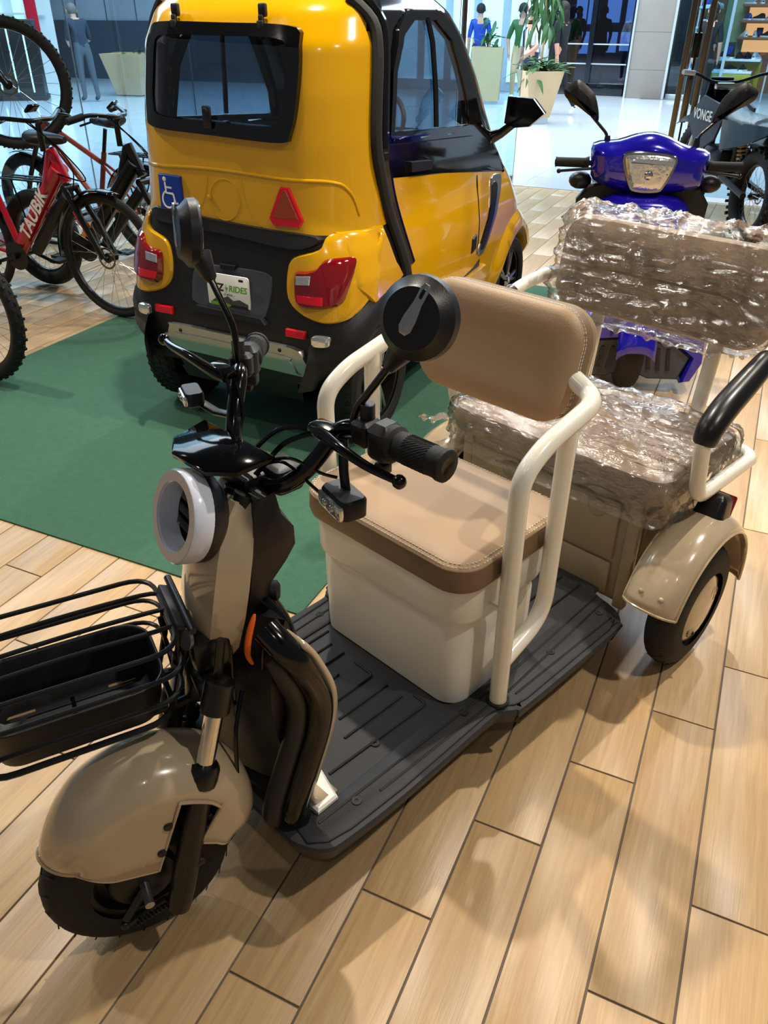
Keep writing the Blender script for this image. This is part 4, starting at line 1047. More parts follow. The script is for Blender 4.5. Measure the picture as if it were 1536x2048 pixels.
# ------------------------------------------------------------------ blue scooter (local: X forward, Y left)
scoot = thing('motor_scooter', 'glossy blue motor scooter facing the camera behind the tricycle bench', 'scooter', (-.545, 4.12, 0), R(-74))
def yz(o, X, prof, name, m, parent, label=None, tilt=0):
    # outline given in (Y, Z), thickness along X
    ar = sum(o[i-1][0]*o[i][1]-o[i][0]*o[i-1][1] for i in range(len(o)))
    o = o if ar > 0 else o[::-1]
    Mx = Matrix(((0, 0, 1, X), (1, 0, 0, 0), (0, 1, 0, 0), (0, 0, 0, 1)))
    return MB(Mx).slab(o, prof).build(name, m, parent, label=label)
cowl = soft([(-.262, 1.041), (-.148, 1.06), (-.07, 1.085), (0.0, 1.095), (.073, 1.08), (.159, 1.045), (.262, 1.02), (.258, .93), (.241, .866), (.098, .835), (-.087, .835), (-.241, .885), (-.262, .96)], 3)
cw = yz(cowl, 0, [(-.10, .02), (-.06, .002), (.02, 0), (.05, .012), (.08, .035), (.1, .07)], 'handlebar_cowl', 'blue_paint', scoot, 'glossy blue handlebar cowl')
lamp = soft([(-.128, .985), (-.112, 1.018), (0, 1.022), (.085, 1.012), (.112, .985), (.075, .885), (.045, .855), (-.055, .855), (-.09, .885)], 3)
hl = yz(lamp, .075, [(-.03, -.006), (.02, -.006), (.03, 0), (.03, .012)], 'headlight', 'chrome', scoot)
yz(lamp, .075, [(.0, .008), (.035, .01), (.042, .02), (.046, .04)], 'headlight_lens', 'clear_lens', hl)
MB().ball((.118, -.008, .93), (.012, .022, .022), 12).build('bulb', 'chrome', hl)
for k in range(30):
    a = 2*PI*k/30; rr = .085 if math.sin(a) > -.2 else .065
    MB().tube([(.119, -.008+.028*math.cos(a), .935+.028*math.sin(a)), (.114, -.008+rr*math.cos(a), .935+.78*rr*math.sin(a))], [.0015, .005], 6).build('reflector_rib', 'chrome', hl)
for sg in (1, -1):
    MB().tube([(-.02, sg*.24, .955), (-.03, sg*.43, .955)], .012, 10).build('handlebar', 'black_satin', scoot)
    MB().tube([(-.022, sg*.27, .955), (-.023, sg*.29, .955), (-.029, sg*.42, .955), (-.03, sg*.425, .955)], [.03, .022, .021, .024], 14).build('grip', 'rubber', scoot)
    lv_ = MB().tube(spline([(.03, sg*.24, .94), (.045, sg*.32, .935), (.04, sg*.41, .925)], 5), .0065, 8); lv_.ball((.04, sg*.41, .925), .011, 10); lv_.build('brake_lever', 'black_satin', scoot)
    wk = MB(tr(-.04, sg*.30, .875)); wk.ball((0, 0, 0), (.05, .055, .04), 14); wk.build('hand_guard', 'black_plastic', scoot)
    ms = MB().tube(fillet([(-.02, sg*.2, 1.03), (-.02, sg*.205, 1.08), (-.03, sg*.29, 1.16)], .02), .007, 8).build('mirror_stalk', 'black_satin', scoot)
    MB().tube([(-.02, sg*.2, 1.025), (-.02, sg*.202, 1.075)], [.02, .012], 10).build('mirror_base', 'black_plastic', ms)
    mo = [(.255, 1.13), (.28, 1.145), (.35, 1.19), (.41, 1.225), (.425, 1.26), (.40, 1.285), (.365, 1.30), (.32, 1.275), (.28, 1.235), (.255, 1.165)]
    mo = soft([(sg*y, z) for y, z in mo], 3)
    mh = yz(mo, -.03, [(-.02, .012), (-.012, .002), (.0, 0), (.02, .015), (.032, .035)], 'mirror_head', 'black_plastic', ms)
    yz(mo, -.052, [(0, .008), (.001, .008)], 'mirror_glass', 'chrome', mh)
# apron, leg shield, floor, seat
yz(soft([(-.2, .80), (0, .84), (.2, .80), (.23, .6), (.2, .42), (.13, .30), (-.13, .30), (-.2, .42), (-.23, .6)], 3), .09, [(-.09, .0), (-.03, 0), (.02, .02), (.045, .06)], 'front_apron', 'blue_paint', scoot)
yz(soft([(-.26, .86), (.26, .86), (.29, .6), (.25, .35), (-.25, .35), (-.29, .6)], 3), -.02, [(-.03, 0), (.01, 0), (.02, .01)], 'leg_shield', 'black_plastic', scoot)
wing = [(.03, .42), (.2, .38), (.33, .29), (.34, .17), (.30, .07), (.25, .06), (.28, .19), (.2, .25), (.03, .27)]
for sg in (1, -1):
    yz([(sg*y, z) for y, z in wing], .42, [(-.16, 0), (.02, 0), (.035, .01)], 'wheel_cowl', 'blue_paint', scoot)
    yz([(sg*y, z) for y, z in [(.03, .27), (.2, .25), (.278, .19), (.24, .075), (.1, .07), (.03, .1)]], .42, [(-.14, 0), (.01, 0), (.02, .008)], 'side_grille', 'mall_dark', scoot)
    for k in range(3): yz([(sg*(.075+.045*k), .225), (sg*(.09+.045*k), .225), (sg*(.105+.045*k), .12), (sg*(.088+.045*k), .12)], .443, [(-.01, 0), (.004, 0)], 'grille_slot', 'black_plastic', scoot)
gp = []
for i in range(17):
    a = R(lerp(10, 165, i/16)); gp.append([(.36+.27*math.cos(a)*(1-.04*abs(t)), .085*t, .215+.27*math.sin(a)-.04*abs(t)**3) for t in (-1, -.75, -.5, -.25, 0, .25, .5, .75, 1)])
MB().grid(gp).build('front_fender', 'blue_paint', scoot, solid=.006)
Mw = tr(.36, 0, .215) @ rotx(R(90))
t_ = MB(Mw).lathe(tyre_prof(.215, .11, .13), 36).build('front_tyre', 'rubber', scoot)
rm_ = MB(Mw).lathe([(.132, -.04), (.132, .04), (.12, .03), (.11, 0), (.12, -.03), (.132, -.04)], 32).build('rim', 'black_satin', t_)
for k in range(6):
    a = 2*PI*k/6; MB(Mw).tube([(.02*math.cos(a), .02*math.sin(a), 0), (.115*math.cos(a), .115*math.sin(a), 0)], .011, 6).build('spoke', 'black_satin', rm_)
for sg in (1, -1): MB().tube([(.36, sg*.075, .215), (.24, sg*.075, .42), (.10, sg*.05, .62)], .02, 10).build('fork_leg', 'black_satin', scoot)
MB().slab(rrect(.5, .5, .05, 4, -.28, 0), [(.28, .01), (.3, 0), (.36, 0), (.37, .01)]).build('footboard', 'black_plastic', scoot)
MB().slab(rrect(.72, .34, .12, 6, -.85, 0), [(.35, .04), (.4, 0), (.62, .02), (.70, .05)]).build('rear_body', 'blue_paint', scoot)
MB().slab(rrect(.75, .3, .12, 6, -.85, 0), [(.70, .0), (.74, -.01), (.79, .01), (.81, .06)]).build('saddle', 'black_plastic', scoot)
MB().slab(rrect(.2, .46, .06, 5, -.12, .02), [(.86, .0), (.9, -.01), (.97, .01), (.99, .05)]).build('dash_hood', 'black_plastic', scoot)
Mr = tr(-1.05, 0, .215) @ rotx(R(90))
t_ = MB(Mr).lathe(tyre_prof(.215, .12, .13), 32).build('rear_tyre', 'rubber', scoot)
MB(Mr).lathe([(.132, -.04), (.132, .04), (.02, .03), (.02, -.03), (.132, -.04)], 24).build('rim', 'black_satin', t_)

# ------------------------------------------------------------------ bicycles (local: X forward, origin under the front hub)
def wheel(parent, c, Rr, tr_, name='wheel', knob=False, spokes=28, rimm='black_satin', ax=None):
    M_ = tr(*c) @ (ax or rotx(R(90)))
    w = MB(M_).lathe([((Rr-tr_)+tr_*math.cos(a), tr_*math.sin(a)) for a in (2*PI*k/14 for k in range(15))], 48).build(name+'_tyre', 'rubber', parent)
    ri = Rr-2*tr_+.006
    MB(M_).lathe([(ri, -.014), (ri+.004, .0), (ri, .014), (ri-.016, .011), (ri-.018, 0), (ri-.016, -.011), (ri, -.014)], 44).build('rim', rimm, w)
    sp = MB(M_)
    for k in range(spokes):
        a = 2*PI*k/spokes; s2 = 1 if k % 2 else -1; b = a+.5*(1 if k % 4 < 2 else -1)
        sp.tube([(.025*math.cos(b), .025*math.sin(b), s2*.028), ((ri-.014)*math.cos(a), (ri-.014)*math.sin(a), 0)], .0013, 4)
    o = sp.build('spokes', 'silver', w); o['kind'] = 'stuff'
    MB(M_).lathe([(.001, .05), (.012, .05), (.014, .036), (.028, .032), (.024, .0), (.028, -.032), (.014, -.036), (.012, -.05), (.001, -.05)], 18).build('hub', 'black_satin', w)
    MB(M_).lathe([(.05, .034), (.062, .034), (.062, .036), (.05, .036), (.05, .034)], 28).build('brake_disc', 'bronze', w)
    if knob:
        kb = MB(M_)
        for k in range(84):
            a = 2*PI*k/84
            for zz in ((-.6, .6), (0,))[k % 2]:
                b = math.asin(max(-1, min(1, zz))); rr = Rr-tr_+tr_*math.cos(b)
                kb.box((rr*math.cos(a), rr*math.sin(a), tr_*zz), (.010, .012, .014), 0, M=rotz(a))
        o = kb.build('tread_knobs', 'rubber', w); o['kind'] = 'stuff'
    return w
def bicycle(name, label, loc, rz, col, Rr=.35, tr_=.022, wb=1.12, batt=True, fender=True, rack=True, saddle=True, bars=True, knob=False, step=True, z0=0, steer=0, reflect=True, head=(-.30, .90), spk=28):
    b = thing(name, label, 'bicycle', loc, rz, None)
    fw_ = wheel(b, (0, 0, Rr+z0), Rr, tr_, 'front', knob, spk)
    wheel(b, (-wb, 0, Rr+z0), Rr, tr_, 'rear', knob, spk)
    H1 = V(head[0], 0, head[1]+z0); H0 = V(head[0]+.075, 0, head[1]-.165+z0); BB = V(-.70, 0, .29+z0); RA = V(-wb, 0, Rr+z0)
    CR = H0+(H0-H1).normalized()*.03
    SW = .05 if tr_ > .035 else .042
    fk = MB()
    for s2 in (1, -1): fk.tube(fillet([CR+V(0, s2*SW, 0), CR.lerp(V(0, 0, Rr+z0), .55)+V(0, s2*(SW+.01), 0), V(-.01, s2*(SW+.008), Rr+z0)], .03), [.018]*2+[.0165]*6 if False else .0175, 10)
    fk.tube([CR+V(0, -SW-.012, 0), CR+V(0, SW+.012, 0)], .021, 10)
    fk.build('fork', 'black_satin', b)
    fr = MB(); fr.tube([H0, H1], .028 if batt else .022, 14); 
    fr.tube([H0.lerp(H1, .45), BB+V(-.02, 0, .02)], .055 if batt else .024, 14, flat=.8)
    if batt: fr.tube([H0.lerp(H1, .95), H0.lerp(BB, .45)+V(0, 0, .05)], .03, 12)
    ST_ = V(-.83, 0, .70+z0)
    fr.tube([BB, ST_], .019, 10)
    if not step: fr.tube([H0.lerp(H1, .8), BB.lerp(ST_, .8)], .019, 10)
    for s2 in (1, -1):
        fr.tube([BB+V(-.02, s2*.03, 0), RA+V(.12, s2*.065, 0), RA+V(0, s2*.07, 0)], .012, 8); fr.tube([BB.lerp(ST_, .8)+V(0, s2*.015, 0), RA+V(.1, s2*.065, .12), RA+V(0, s2*.07, 0)], .010, 8)
    fro = fr.build('frame', col, b)
    if batt: MB().tube([H0.lerp(BB, .10)+V(.03, 0, -.03), H0.lerp(BB, .85)+V(.05, 0, -.035)], .034, 10).build('battery', 'black_plastic', fro)
    ck = MB(); ck.lathe([(.02, .05), (.085, .052), (.085, .055), (.02, .056), (.02, .05)], 26, M=tr(*BB) @ rotx(R(90)))
    for s2 in (1, -1): ck.tube([BB+V(0, s2*.07, 0), BB+V(s2*.16, s2*.075, -.05)], .011, 8)
    ck.tube([BB+V(0, -.08, 0), BB+V(0, .08, 0)], .018, 10)
    cko = ck.build('crank', 'black_satin', b)
    for s2 in (1, -1): MB().box(BB+V(s2*.16, s2*.12, -.05), (.09, .09, .02), .006).build('pedal', 'black_plastic', cko)
    if saddle:
        SP = ST_+(ST_-BB).normalized()*.16
        MB().tube([ST_, SP], .014, 10).build('seat_post', 'black_satin', b)
        sd = MB(Matrix.Translation(SP+V(-.02, 0, .045))); rings = []
        for u, w, h in ((-.13, .03, .02), (-.12, .075, .035), (-.08, .09, .042), (-.02, .07, .04), (.05, .04, .034), (.11, .026, .028), (.14, .018, .018)):
            rings.append([(u, w*math.cos(a), h*math.sin(a)*(1 if math.sin(a) > 0 else .9)+(.012 if u < -.1 else 0)) for a in (2*PI*k/14 for k in range(14))])
        sd.loft(rings).build('saddle', 'black_plastic', b)
    if bars:
        T1 = H1+(H1-H0).normalized()*.13; sx = math.cos(steer)
        hbm = MB(Matrix.Translation(T1) @ rotz(steer))
        hbm.tube([V(0, 0, -.13), V(0, 0, 0), V(.03, 0, .03)], .017, 10)
        hbm.tube(spline([(-.14, .33, .03), (-.06, .22, .05), (.03, .08, .03), (.03, 0, .03), (.03, -.08, .03), (-.06, -.22, .05), (-.14, -.33, .03)], 5), .012, 10)
        hbo = hbm.build('handlebar', 'black_satin', b)
        for s2 in (1, -1):
            MB(Matrix.Translation(T1) @ rotz(steer)).tube([(-.085, s2*.255, .047), (-.145, s2*.338, .029)], .0185, 12).build('grip', 'rubber', hbo)
            MB(Matrix.Translation(T1) @ rotz(steer)).tube(spline([(-.03, s2*.19, .04), (-.02, s2*.25, .03), (-.08, s2*.33, .01)], 4), .006, 8).build('brake_lever', 'black_satin', hbo)
        MB(Matrix.Translation(T1) @ rotz(steer) @ tr(.0, -.02, .085) @ roty(R(-40))).box((0, 0, 0), (.055, .08, .014), .005).build('display', 'black_gloss', hbo)
        cbl = MB(); 
        cbl.tube(spline([T1+V(.02, -.1, .04), T1+V(.14, -.08, -.06), H0+V(.10, -.04, .08), CR+V(.02, -.05, -.1)], 6), .004, 6)
        cbl.tube(spline([T1+V(.02, -.12, .04), T1+V(.17, -.05, -.10), H0+V(.14, 0, .02), H0+V(-.06, -.05, .06)], 6), .004, 6)
        cbl.build('cable', 'black_gloss', b)
    if fender:
        for cx, a0, a1, nm in ((0, 72, 185, 'front_mudguard'), (-wb, 25, 165, 'rear_mudguard')):
            gp = []
            for i in range(19):
                a = R(lerp(a0, a1, i/18)); gp.append([(cx+(Rr+.018-.008*t*t)*math.cos(a), (tr_+.014)*t, Rr+z0+(Rr+.018-.008*t*t)*math.sin(a)) for t in (-1, -.6, -.2, .2, .6, 1)])
            MB().grid(gp).build(nm, 'black_gloss', b, solid=.003)
    if rack:
        rk = MB(); zr = Rr*2+.06+z0
        for y in (-.06, 0, .06): rk.tube([(-wb-.2, y, zr), (-wb+.22, y, zr)], .006, 6)
        for x in (-.2, 0, .22): rk.tube([(-wb+x, -.06, zr), (-wb+x, .06, zr)], .006, 6)
        for y in (-.075, .075): rk.tube([(-wb-.1, y*.8, zr), (-wb, y, Rr+z0), (-wb+.12, y*.8, zr)], .006, 6)
        rk.build('rear_rack', 'black_satin', b)
    if reflect:
        MB().box((-.14, -.012, Rr+z0+.14), (.03, .012, .1), .005, M=roty(R(40))).build('spoke_reflector', 'amber', fw_)
    return b, H0, H1, BB
red, h0, h1, bb = bicycle('electric_bicycle', 'bright red electric bicycle with white lettering on its frame beside the car', (-3.36, 3.5, .0065), R(0), 'red_paint', .35, .022)
for s2, ang in ((-1, 0),):
    mid_ = h0.lerp(h1, .45).lerp(bb, .50); d_ = (h0.lerp(h1, .45)-bb); an = math.atan2(d_.z, d_.x)
    text('frame_lettering', 'TAUBiK', .105, 'white_print', red, tr(mid_.x, -.056, mid_.z) @ rotx(R(90)) @ rotz(an), shear=.12, bold=.003)
for y in (-.055, .055): MB().box((-.13, y, .53), (.012, .005, .15), .002, M=roty(R(-30))).build('fork_decal', 'red_paint', red)
bicycle('fat_tyre_bicycle', 'black fat-tyre bicycle with rear rack standing behind the red bicycle', (-3.12, 3.86, .0065), R(2), 'black_satin', .30, .045, 1.1, True, False, True, True, True, False, steer=R(20))
bicycle('commuter_bicycle', 'rust-orange framed bicycle pointing left behind the black fat-tyre bicycle', (-5.25, 4.75, 0), R(178), 'rust_paint', .32, .04, 1.15, False, True, True, True, False, False, step=False)
bicycle('mountain_bicycle', 'mountain bicycle whose front tyre rises at the left edge over the carpet', (-3.31, 2.45, .012), R(0), 'black_satin', .35, .03, 1.12, False, False, False, False, False, True, reflect=False)
rz_ = R(40)
bike5, *_ = bicycle('display_bicycle', 'knobbly-tyred bicycle raised high in the top left corner', (-4.64, 4.2, 0), rz_, 'black_satin', .385, .031, 1.15, False, False, False, False, False, True, z0=.765, reflect=False, step=False)
stn = MB(); stn.tube([(-.75, 0, .02), (-.75, 0, 1.05)], .03, 10); stn.slab(rrect(.5, .5, .1, 4, -.75, 0), [(.0, 0), (.02, 0), (.025, .004)])
stn.build('display_stand', 'black_satin', bike5)

# ------------------------------------------------------------------ dirt bike
db = thing('dirt_bike', 'dark knobbly-tyred dirt bike parked behind the blue scooter', 'motorbike', (-.10, 7.15, 0), R(118))
w1 = wheel(db, (0, 0, .35), .35, .062, 'rear', False, 28)
kb = MB(tr(0, 0, .35) @ rotx(R(90)))
for k in range(44):
    a = 2*PI*k/44
    for zz in ((-.045, .0, .045) if k % 2 else (-.058, -.02, .02, .058)):
        rr = .35-.012*(abs(zz)/.06)**2-.004; kb.box((rr*math.cos(a), rr*math.sin(a), zz), (.022, .022, .022), 0, M=rotz(a))
o = kb.build('tread_knobs', 'rubber', w1); o['kind'] = 'stuff'
wheel(db, (1.28, 0, .37), .37, .05, 'front', True, 28)
MB().tube([(0, .09, .35), (.5, .08, .42)], .025, 8).build('swingarm', 'black_satin', db)
MB().tube([(0, -.09, .35), (.5, -.08, .42)], .025, 8).build('swingarm', 'black_satin', db)
co = [(.30+.045*math.cos(i*.7)*.9+.0012*i, -.0+.045*math.sin(i*.7), .48+.0032*i) for i in range(80)]
MB().tube(co, .008, 6).build('shock_spring', 'light_wood', db)
MB().tube([(.28, 0, .44), (.40, 0, .76)], .022, 10).build('shock_body', 'black_satin', db)
fr = MB(); fr.tube(fillet([(.5, 0, .42), (.95, 0, .32), (1.0, 0, .85)], .1), .03, 10); fr.tube([(1.0, 0, .85), (.45, 0, .72), (.5, 0, .42)], .028, 10); fr.box((.72, 0, .48), (.36, .2, .28), .04)
fr.build('frame', 'black_satin', db)
rings = [[(x, w*math.cos(a), z+h*math.sin(a)) for a in (2*PI*k/14 for k in range(14))] for x, w, z, h in ((-.25, .03, .86, .02), (-.1, .09, .84, .035), (.2, .12, .83, .045), (.5, .10, .83, .05), (.75, .09, .90, .05))]
sdl = MB().loft(rings).build('seat', 'black_plastic', db)
MB().loft([[(x, w*1.1*math.cos(a), z+.01+h*1.15*math.sin(a)+.006*noise.noise(V(x*30, a*3, 1))) for a in (2*PI*k/20 for k in range(20))] for x, w, z, h in ((.05, .1, .84, .04), (.2, .125, .835, .05), (.35, .12, .835, .053), (.5, .11, .835, .055), (.7, .1, .89, .055))], caps=False).build('seat_wrap', 'wrap', sdl, ang=70)
for s2 in (1, -1):
    sh = MB(); sh.loft([[(x, s2*y, z) for x, y, z in r] for r in ([(.55, .10, .92), (.95, .14, .98), (1.12, .17, .80), (.85, .16, .55), (.62, .13, .68)], [(.55, .12, .92), (.95, .165, .98), (1.12, .19, .80), (.85, .18, .55), (.62, .15, .68)])]); sh.build('tank_shroud', 'mall_dark', db)
    rb_ = MB(); rb_.loft([[(x, s2*y, z) for x, y, z in r] for r in ([(-.3, .05, .86), (.1, .11, .85), (.55, .12, .84), (.5, .12, .62), (.1, .11, .70)], [(-.3, .07, .86), (.1, .13, .85), (.55, .14, .84), (.5, .14, .62), (.1, .13, .70)])]); rb_.build('side_panel', 'black_gloss', db)
    MB().tube([(1.28, s2*.09, .37), (1.02, s2*.09, .95)], .024, 10).build('fork_leg', 'silver', db)
text('shroud_lettering', 'VONGE', .11, 'white_print', db, tr(.84, .188, .84) @ rotz(PI) @ rotx(R(90)), bold=.002)
hb_ = MB().tube(spline([(.82, .42, 1.16), (.88, .28, 1.14), (.95, .1, 1.08), (.95, -.1, 1.08), (.88, -.28, 1.14), (.82, -.42, 1.16)], 5), .013, 10).build('handlebar', 'black_satin', db)
for s2 in (1, -1):
    MB().tube([(.855, s2*.32, 1.15), (.82, s2*.43, 1.16)], .019, 12).build('grip', 'white_cloth', hb_)
    MB().tube([(.90, s2*.25, 1.14), (.92, s2*.38, 1.13)], .007, 8).build('lever', 'black_satin', hb_)
MB().box((.95, 0, 1.05), (.06, .16, .05), .012).build('bar_clamp', 'silver', hb_)
MB().box((1.06, 0, 1.0), (.03, .2, .24), .012, M=roty(R(-20))).build('number_plate', 'black_gloss', db)
gp = [[(x, .075*t, z-.02*t*t) for t in (-1, -.5, 0, .5, 1)] for x, z in ((.98, .80), (1.1, .84), (1.3, .83), (1.5, .78), (1.65, .71))]
MB().grid(gp).build('front_mudguard', 'mall_dark', db, solid=.005)
gp = [[(x, .07*t, z-.02*t*t) for t in (-1, -.5, 0, .5, 1)] for x, z in ((.2, .82), (-.1, .86), (-.35, .89), (-.5, .92))]
MB().grid(gp).build('rear_mudguard', 'black_gloss', db, solid=.005)
# ------------------------------------------------------------------ shop front glass
mat('alu', 'C9D3DA', .35, metal=.6)
mat('shelf_glow', 'FFB070', .6, emit=1.1)
mat('shelf_white', 'E6E6E2', .5)
mat('sky_pane', 'BFE0FF', .5, emit=2.2)
mat('shop_cyan', 'BFEFFF', .5, emit=1.3)
mat('door_dark', '10151D', .12, coat=.5)
mat('wood_wall', '9C6B45', .5)
mat('mustard', 'B7A52C', .5)
mat('olive_wall', 'A7B287', .6)
glassmat('door_glass', '7C90B0', .08, .0)
def pane(name, a, b, z0=.1, z1=3.2, th=.012, m='store_glass', nrail=True):
    a, b = V(*a, 0), V(*b, 0); d = (b-a); L = d.length; rz = math.atan2(d.y, d.x); Mz = Matrix.Translation((a+b)/2) @ rotz(rz)
    o = struct(MB(Mz).box((0, 0, (z0+z1)/2), (L-.006, th, z1-z0)).build(name, m))
    MB(Mz).box((0, 0, .05), (L, .05, .1), .004).build('base_rail', 'alu', o)
    MB(Mz).box((L/2-.002, 0, (z0+z1)/2), (.004, th*1.05, z1-z0)).build('pane_edge', 'alu', o)
    return o
n_ = 1
for x0, x1 in ((-5.4, -4.3), (-4.3, -3.2), (-3.12, -2.52)):
    pane('window_%d' % n_, (x0, 8.7), (x1, 8.7)); n_ += 1
for y0, y1 in ((2.6, 4.1), (4.1, 5.6), (5.6, 7.15), (7.15, 8.68)):
    pane('window_%d' % n_, (-5.4, y0), (-5.4, y1)); n_ += 1
st_ = struct(MB().tube([(-3.16, 8.7, 0), (-3.16, 8.7, 3.2)], .028, 4).build('trim_1', 'bronze'))
# folded-back glass door with bronze stiles
dr = struct(MB().box((-.985, 8.7, 1.3), (.05, .06, 2.6), .006).build('door_1', 'bronze'))
MB().box((-.825, 8.7, 1.3), (.05, .06, 2.6), .006).build('door_stile', 'bronze', dr)
MB().box((-.905, 8.68, .9), (.06, .04, .42), .006).build('lock_case', 'bronze', dr)
MB().tube([(-.905, 8.67, .02), (-.905, 8.67, .72)], .009, 8).build('bolt_rod', 'black_satin', dr)
MB().tube([(-.90, 8.66, 1.05), (-.90, 8.66, 2.2)], .012, 8).build('pull_rod', 'black_satin', dr)
MB().box((-.905, 8.70, 1.32), (.07, .06, .2), .01).build('lock_body', 'black_satin', dr)
MB().box((-.905, 8.7, .04), (.2, .06, .08), .004).build('bottom_rail', 'bronze', dr)
MB(tr(-.3, 8.7, 1.3)).box((0, 0, 0), (.98, .012, 2.5)).build('door_pane', 'store_glass', dr)

# ------------------------------------------------------------------ far side of the concourse
pil = struct(MB().box((-3.0, 20.3, 2.0), (.80, .7, 4.0), .01).build('wall_pillar', 'stone'))
for k, z in enumerate((.55, 1.25, 1.95)):
    MB().box((-3.0, 20.3, z), (.802, .702, .006)).build('stone_joint', 'mall_dark', pil)
MB().box((-3.41, 19.94, 1.8), (.04, .04, 3.6)).build('edge_trim', 'alu', pil); MB().box((-2.59, 19.94, 1.8), (.05, .05, 3.6)).build('edge_trim', 'alu', pil)
PANES = ((-6.62, .34, 1.3, 1.95), (-6.25, .3, 1.3, 1.95), (-5.62, .42, 1.35, 1.95), (-5.05, .36, 1.35, 1.95), (-6.4, .4, .5, 1.1), (-5.6, .4, .55, 1.1), (-5.15, .3, .6, 1.1))
wb_ = struct(MB().box((-9, 29, 2.2), (24, .2, 4.4)).build('wall_back', 'mall_dark'))
for i, (x, w, z0, z1) in enumerate(PANES):
    MB().box((x, 28.86, (z0+z1)/2), (w, .02, z1-z0)).build('daylight_pane', 'sky_pane', wb_)
# dark glazed entrance
de = struct(MB().box((-4.3, 20.3, .12), (1.8, .12, .24), .01).build('door_2', 'door_dark'))
for x in (-5.2, -4.35, -3.46): MB().box((x, 20.3, 1.8), (.11, .12, 3.6)).build('door_stile', 'door_dark', de)
for z in (.62, 1.0): MB().box((-4.3, 20.3, z), (1.75, .04, .025)).build('push_bar', 'alu', de)
MB().box((-4.78, 20.32, 1.9), (.74, .015, 3.3)).build('pane', 'door_glass', de); MB().box((-3.9, 20.32, 1.9), (.78, .015, 3.3)).build('pane', 'door_glass', de)
we = struct(MB().box((-7.4, 20.4, 2.0), (4.2, .15, 4.0)).build('wall_entrance', 'mall_wall'))
for x in (-8.8, -8.1, -7.4, -6.7, -6.0):
    MB().box((x, 20.3, 2.0), (.5, .03, 3.6)).build('lit_panel', 'shop_cyan', we)
# left-hand shops
wl = struct(MB(tr(-17.0, 19.2, 0) @ rotz(R(8))).box((0, 0, 2.7), (13, .2, 2.7)).build('wall_left', 'mall_wall'))
MB(tr(-17.0, 19.2, 0) @ rotz(R(8))).box((0, -.04, .68), (13, .24, 1.36)).build('lower_panel', 'mall_dark', wl)
for k in range(-6, 7): MB(tr(-17.0, 19.2, 0) @ rotz(R(8))).box((k*.9, -.105, 2.7), (.02, .02, 2.7)).build('panel_joint', 'mall_dark', wl)
wf = struct(MB(tr(-19.2, 14.8, 0) @ rotz(R(42))).box((0, 0, 2), (6.5, .15, 4)).build('wall_shop', 'shelf_white'))
for k in range(12): MB(tr(-19.2, 14.8, 0) @ rotz(R(42))).box((-3+k*.5, -.1, 2), (.22, .06, 3.8)).build('lit_panel', 'shop_cyan', wf)
for z in (1.0, 1.5): MB(tr(-19.2, 14.8, 0) @ rotz(R(42))).box((0, -.2, z), (6.2, .12, .05)).build('shop_shelf', 'shelf_white', wf)
bn = MB(tr(-16.35, 15.9, 0) @ rotz(R(35))).slab(rrect(.26, .03, .01, 2), [(.85, 0), (3.0, 0)]).build('hanging_banner', 'red_paint')
tag(bn, 'tall red banner hanging at the lit shop on the far left', 'banner')
MB(tr(-16.35, 15.9, 0) @ rotz(R(35))).tube([(0, 0, .01), (0, 0, 3.1)], .015, 8).build('banner_pole', 'alu', bn)
# kiosk, black display behind the raised bicycle
kk = thing('black_kiosk', 'tall black display kiosk by the glass behind the raised bicycle', 'kiosk', (-14.6, 13.5, 0), R(40))
MB().box((0, 0, .72), (1.0, .7, 1.4), .02).build('cabinet', 'black_satin', kk); MB().box((0, 0, .04), (1.05, .75, .08), .01).build('plinth', 'black_plastic', kk)
for x in (-.3, 0, .3): MB().box((x, -.356, .75), (.03, .01, 1.2)).build('light_strip', 'shop_cyan', kk)

# planters ----------------------------------------------------------------
lf = MB(); gp = []
for i in range(7):
    u = i/6; w = .035*math.sin(PI*min(1, u*.9+.08)); gp.append([(u*.3, -w, -.12*u*u+.0), (u*.3, 0, -.12*u*u+.008), (u*.3, w, -.12*u*u)])
lf.grid(gp); leaf0 = lf.build('leaf', 'leaf'); leafme = leaf0.data; bpy.data.objects.remove(leaf0)
def planter(label, loc, rz, tw, bw, h, base, n, lh, spread, seed):
    p = thing('planter', label, 'planter', loc, rz)
    MB().loft([[(x*s, y*s, z) for x, y in ((.5, .5), (-.5, .5), (-.5, -.5), (.5, -.5))] for z, s in ((base, bw), (h, tw), (h, tw-.06), (h-.05, tw-.07))]).build('tub', 'light_wood', p, ang=20)
    if base > .02: MB().box((0, 0, base/2), (bw*.9, bw*.9, base)).build('foot', 'alu', p)
    rnd = random.Random(seed)
    for k in range(n):
        o = bpy.data.objects.new('leaf', leafme); COL.objects.link(o); o.parent = p
        t = rnd.random(); o.location = (rnd.uniform(-1, 1)*spread*(1-.4*t), rnd.uniform(-1, 1)*spread*(1-.4*t), h-.04+lh*t)
        o.rotation_euler = (rnd.uniform(-.3, .3), rnd.uniform(-1.0, .7), rnd.uniform(0, 6.3)); s = rnd.uniform(.7, 1.3); o.scale = (s, s, s)
    if lh > .8: MB().tube([(0, 0, h-.1), (.03, 0, h+lh*.6), (0, .04, h+lh)], .02, 8).build('stem', 'light_wood', p)
    return p
tree = planter('tapered light wood planter with ferns and a drooping tree, right of the car mirror', (-3.86, 14.35, 0), R(35), .62, .36, .78, .10, 70, .14, .26, 1)
rnd = random.Random(5)
MB().tube([(0, 0, .74), (.03, 0, 1.34), (-.02, .02, 1.94), (0, 0, 2.4)], .018, 8).build('stem', 'light_wood', tree)
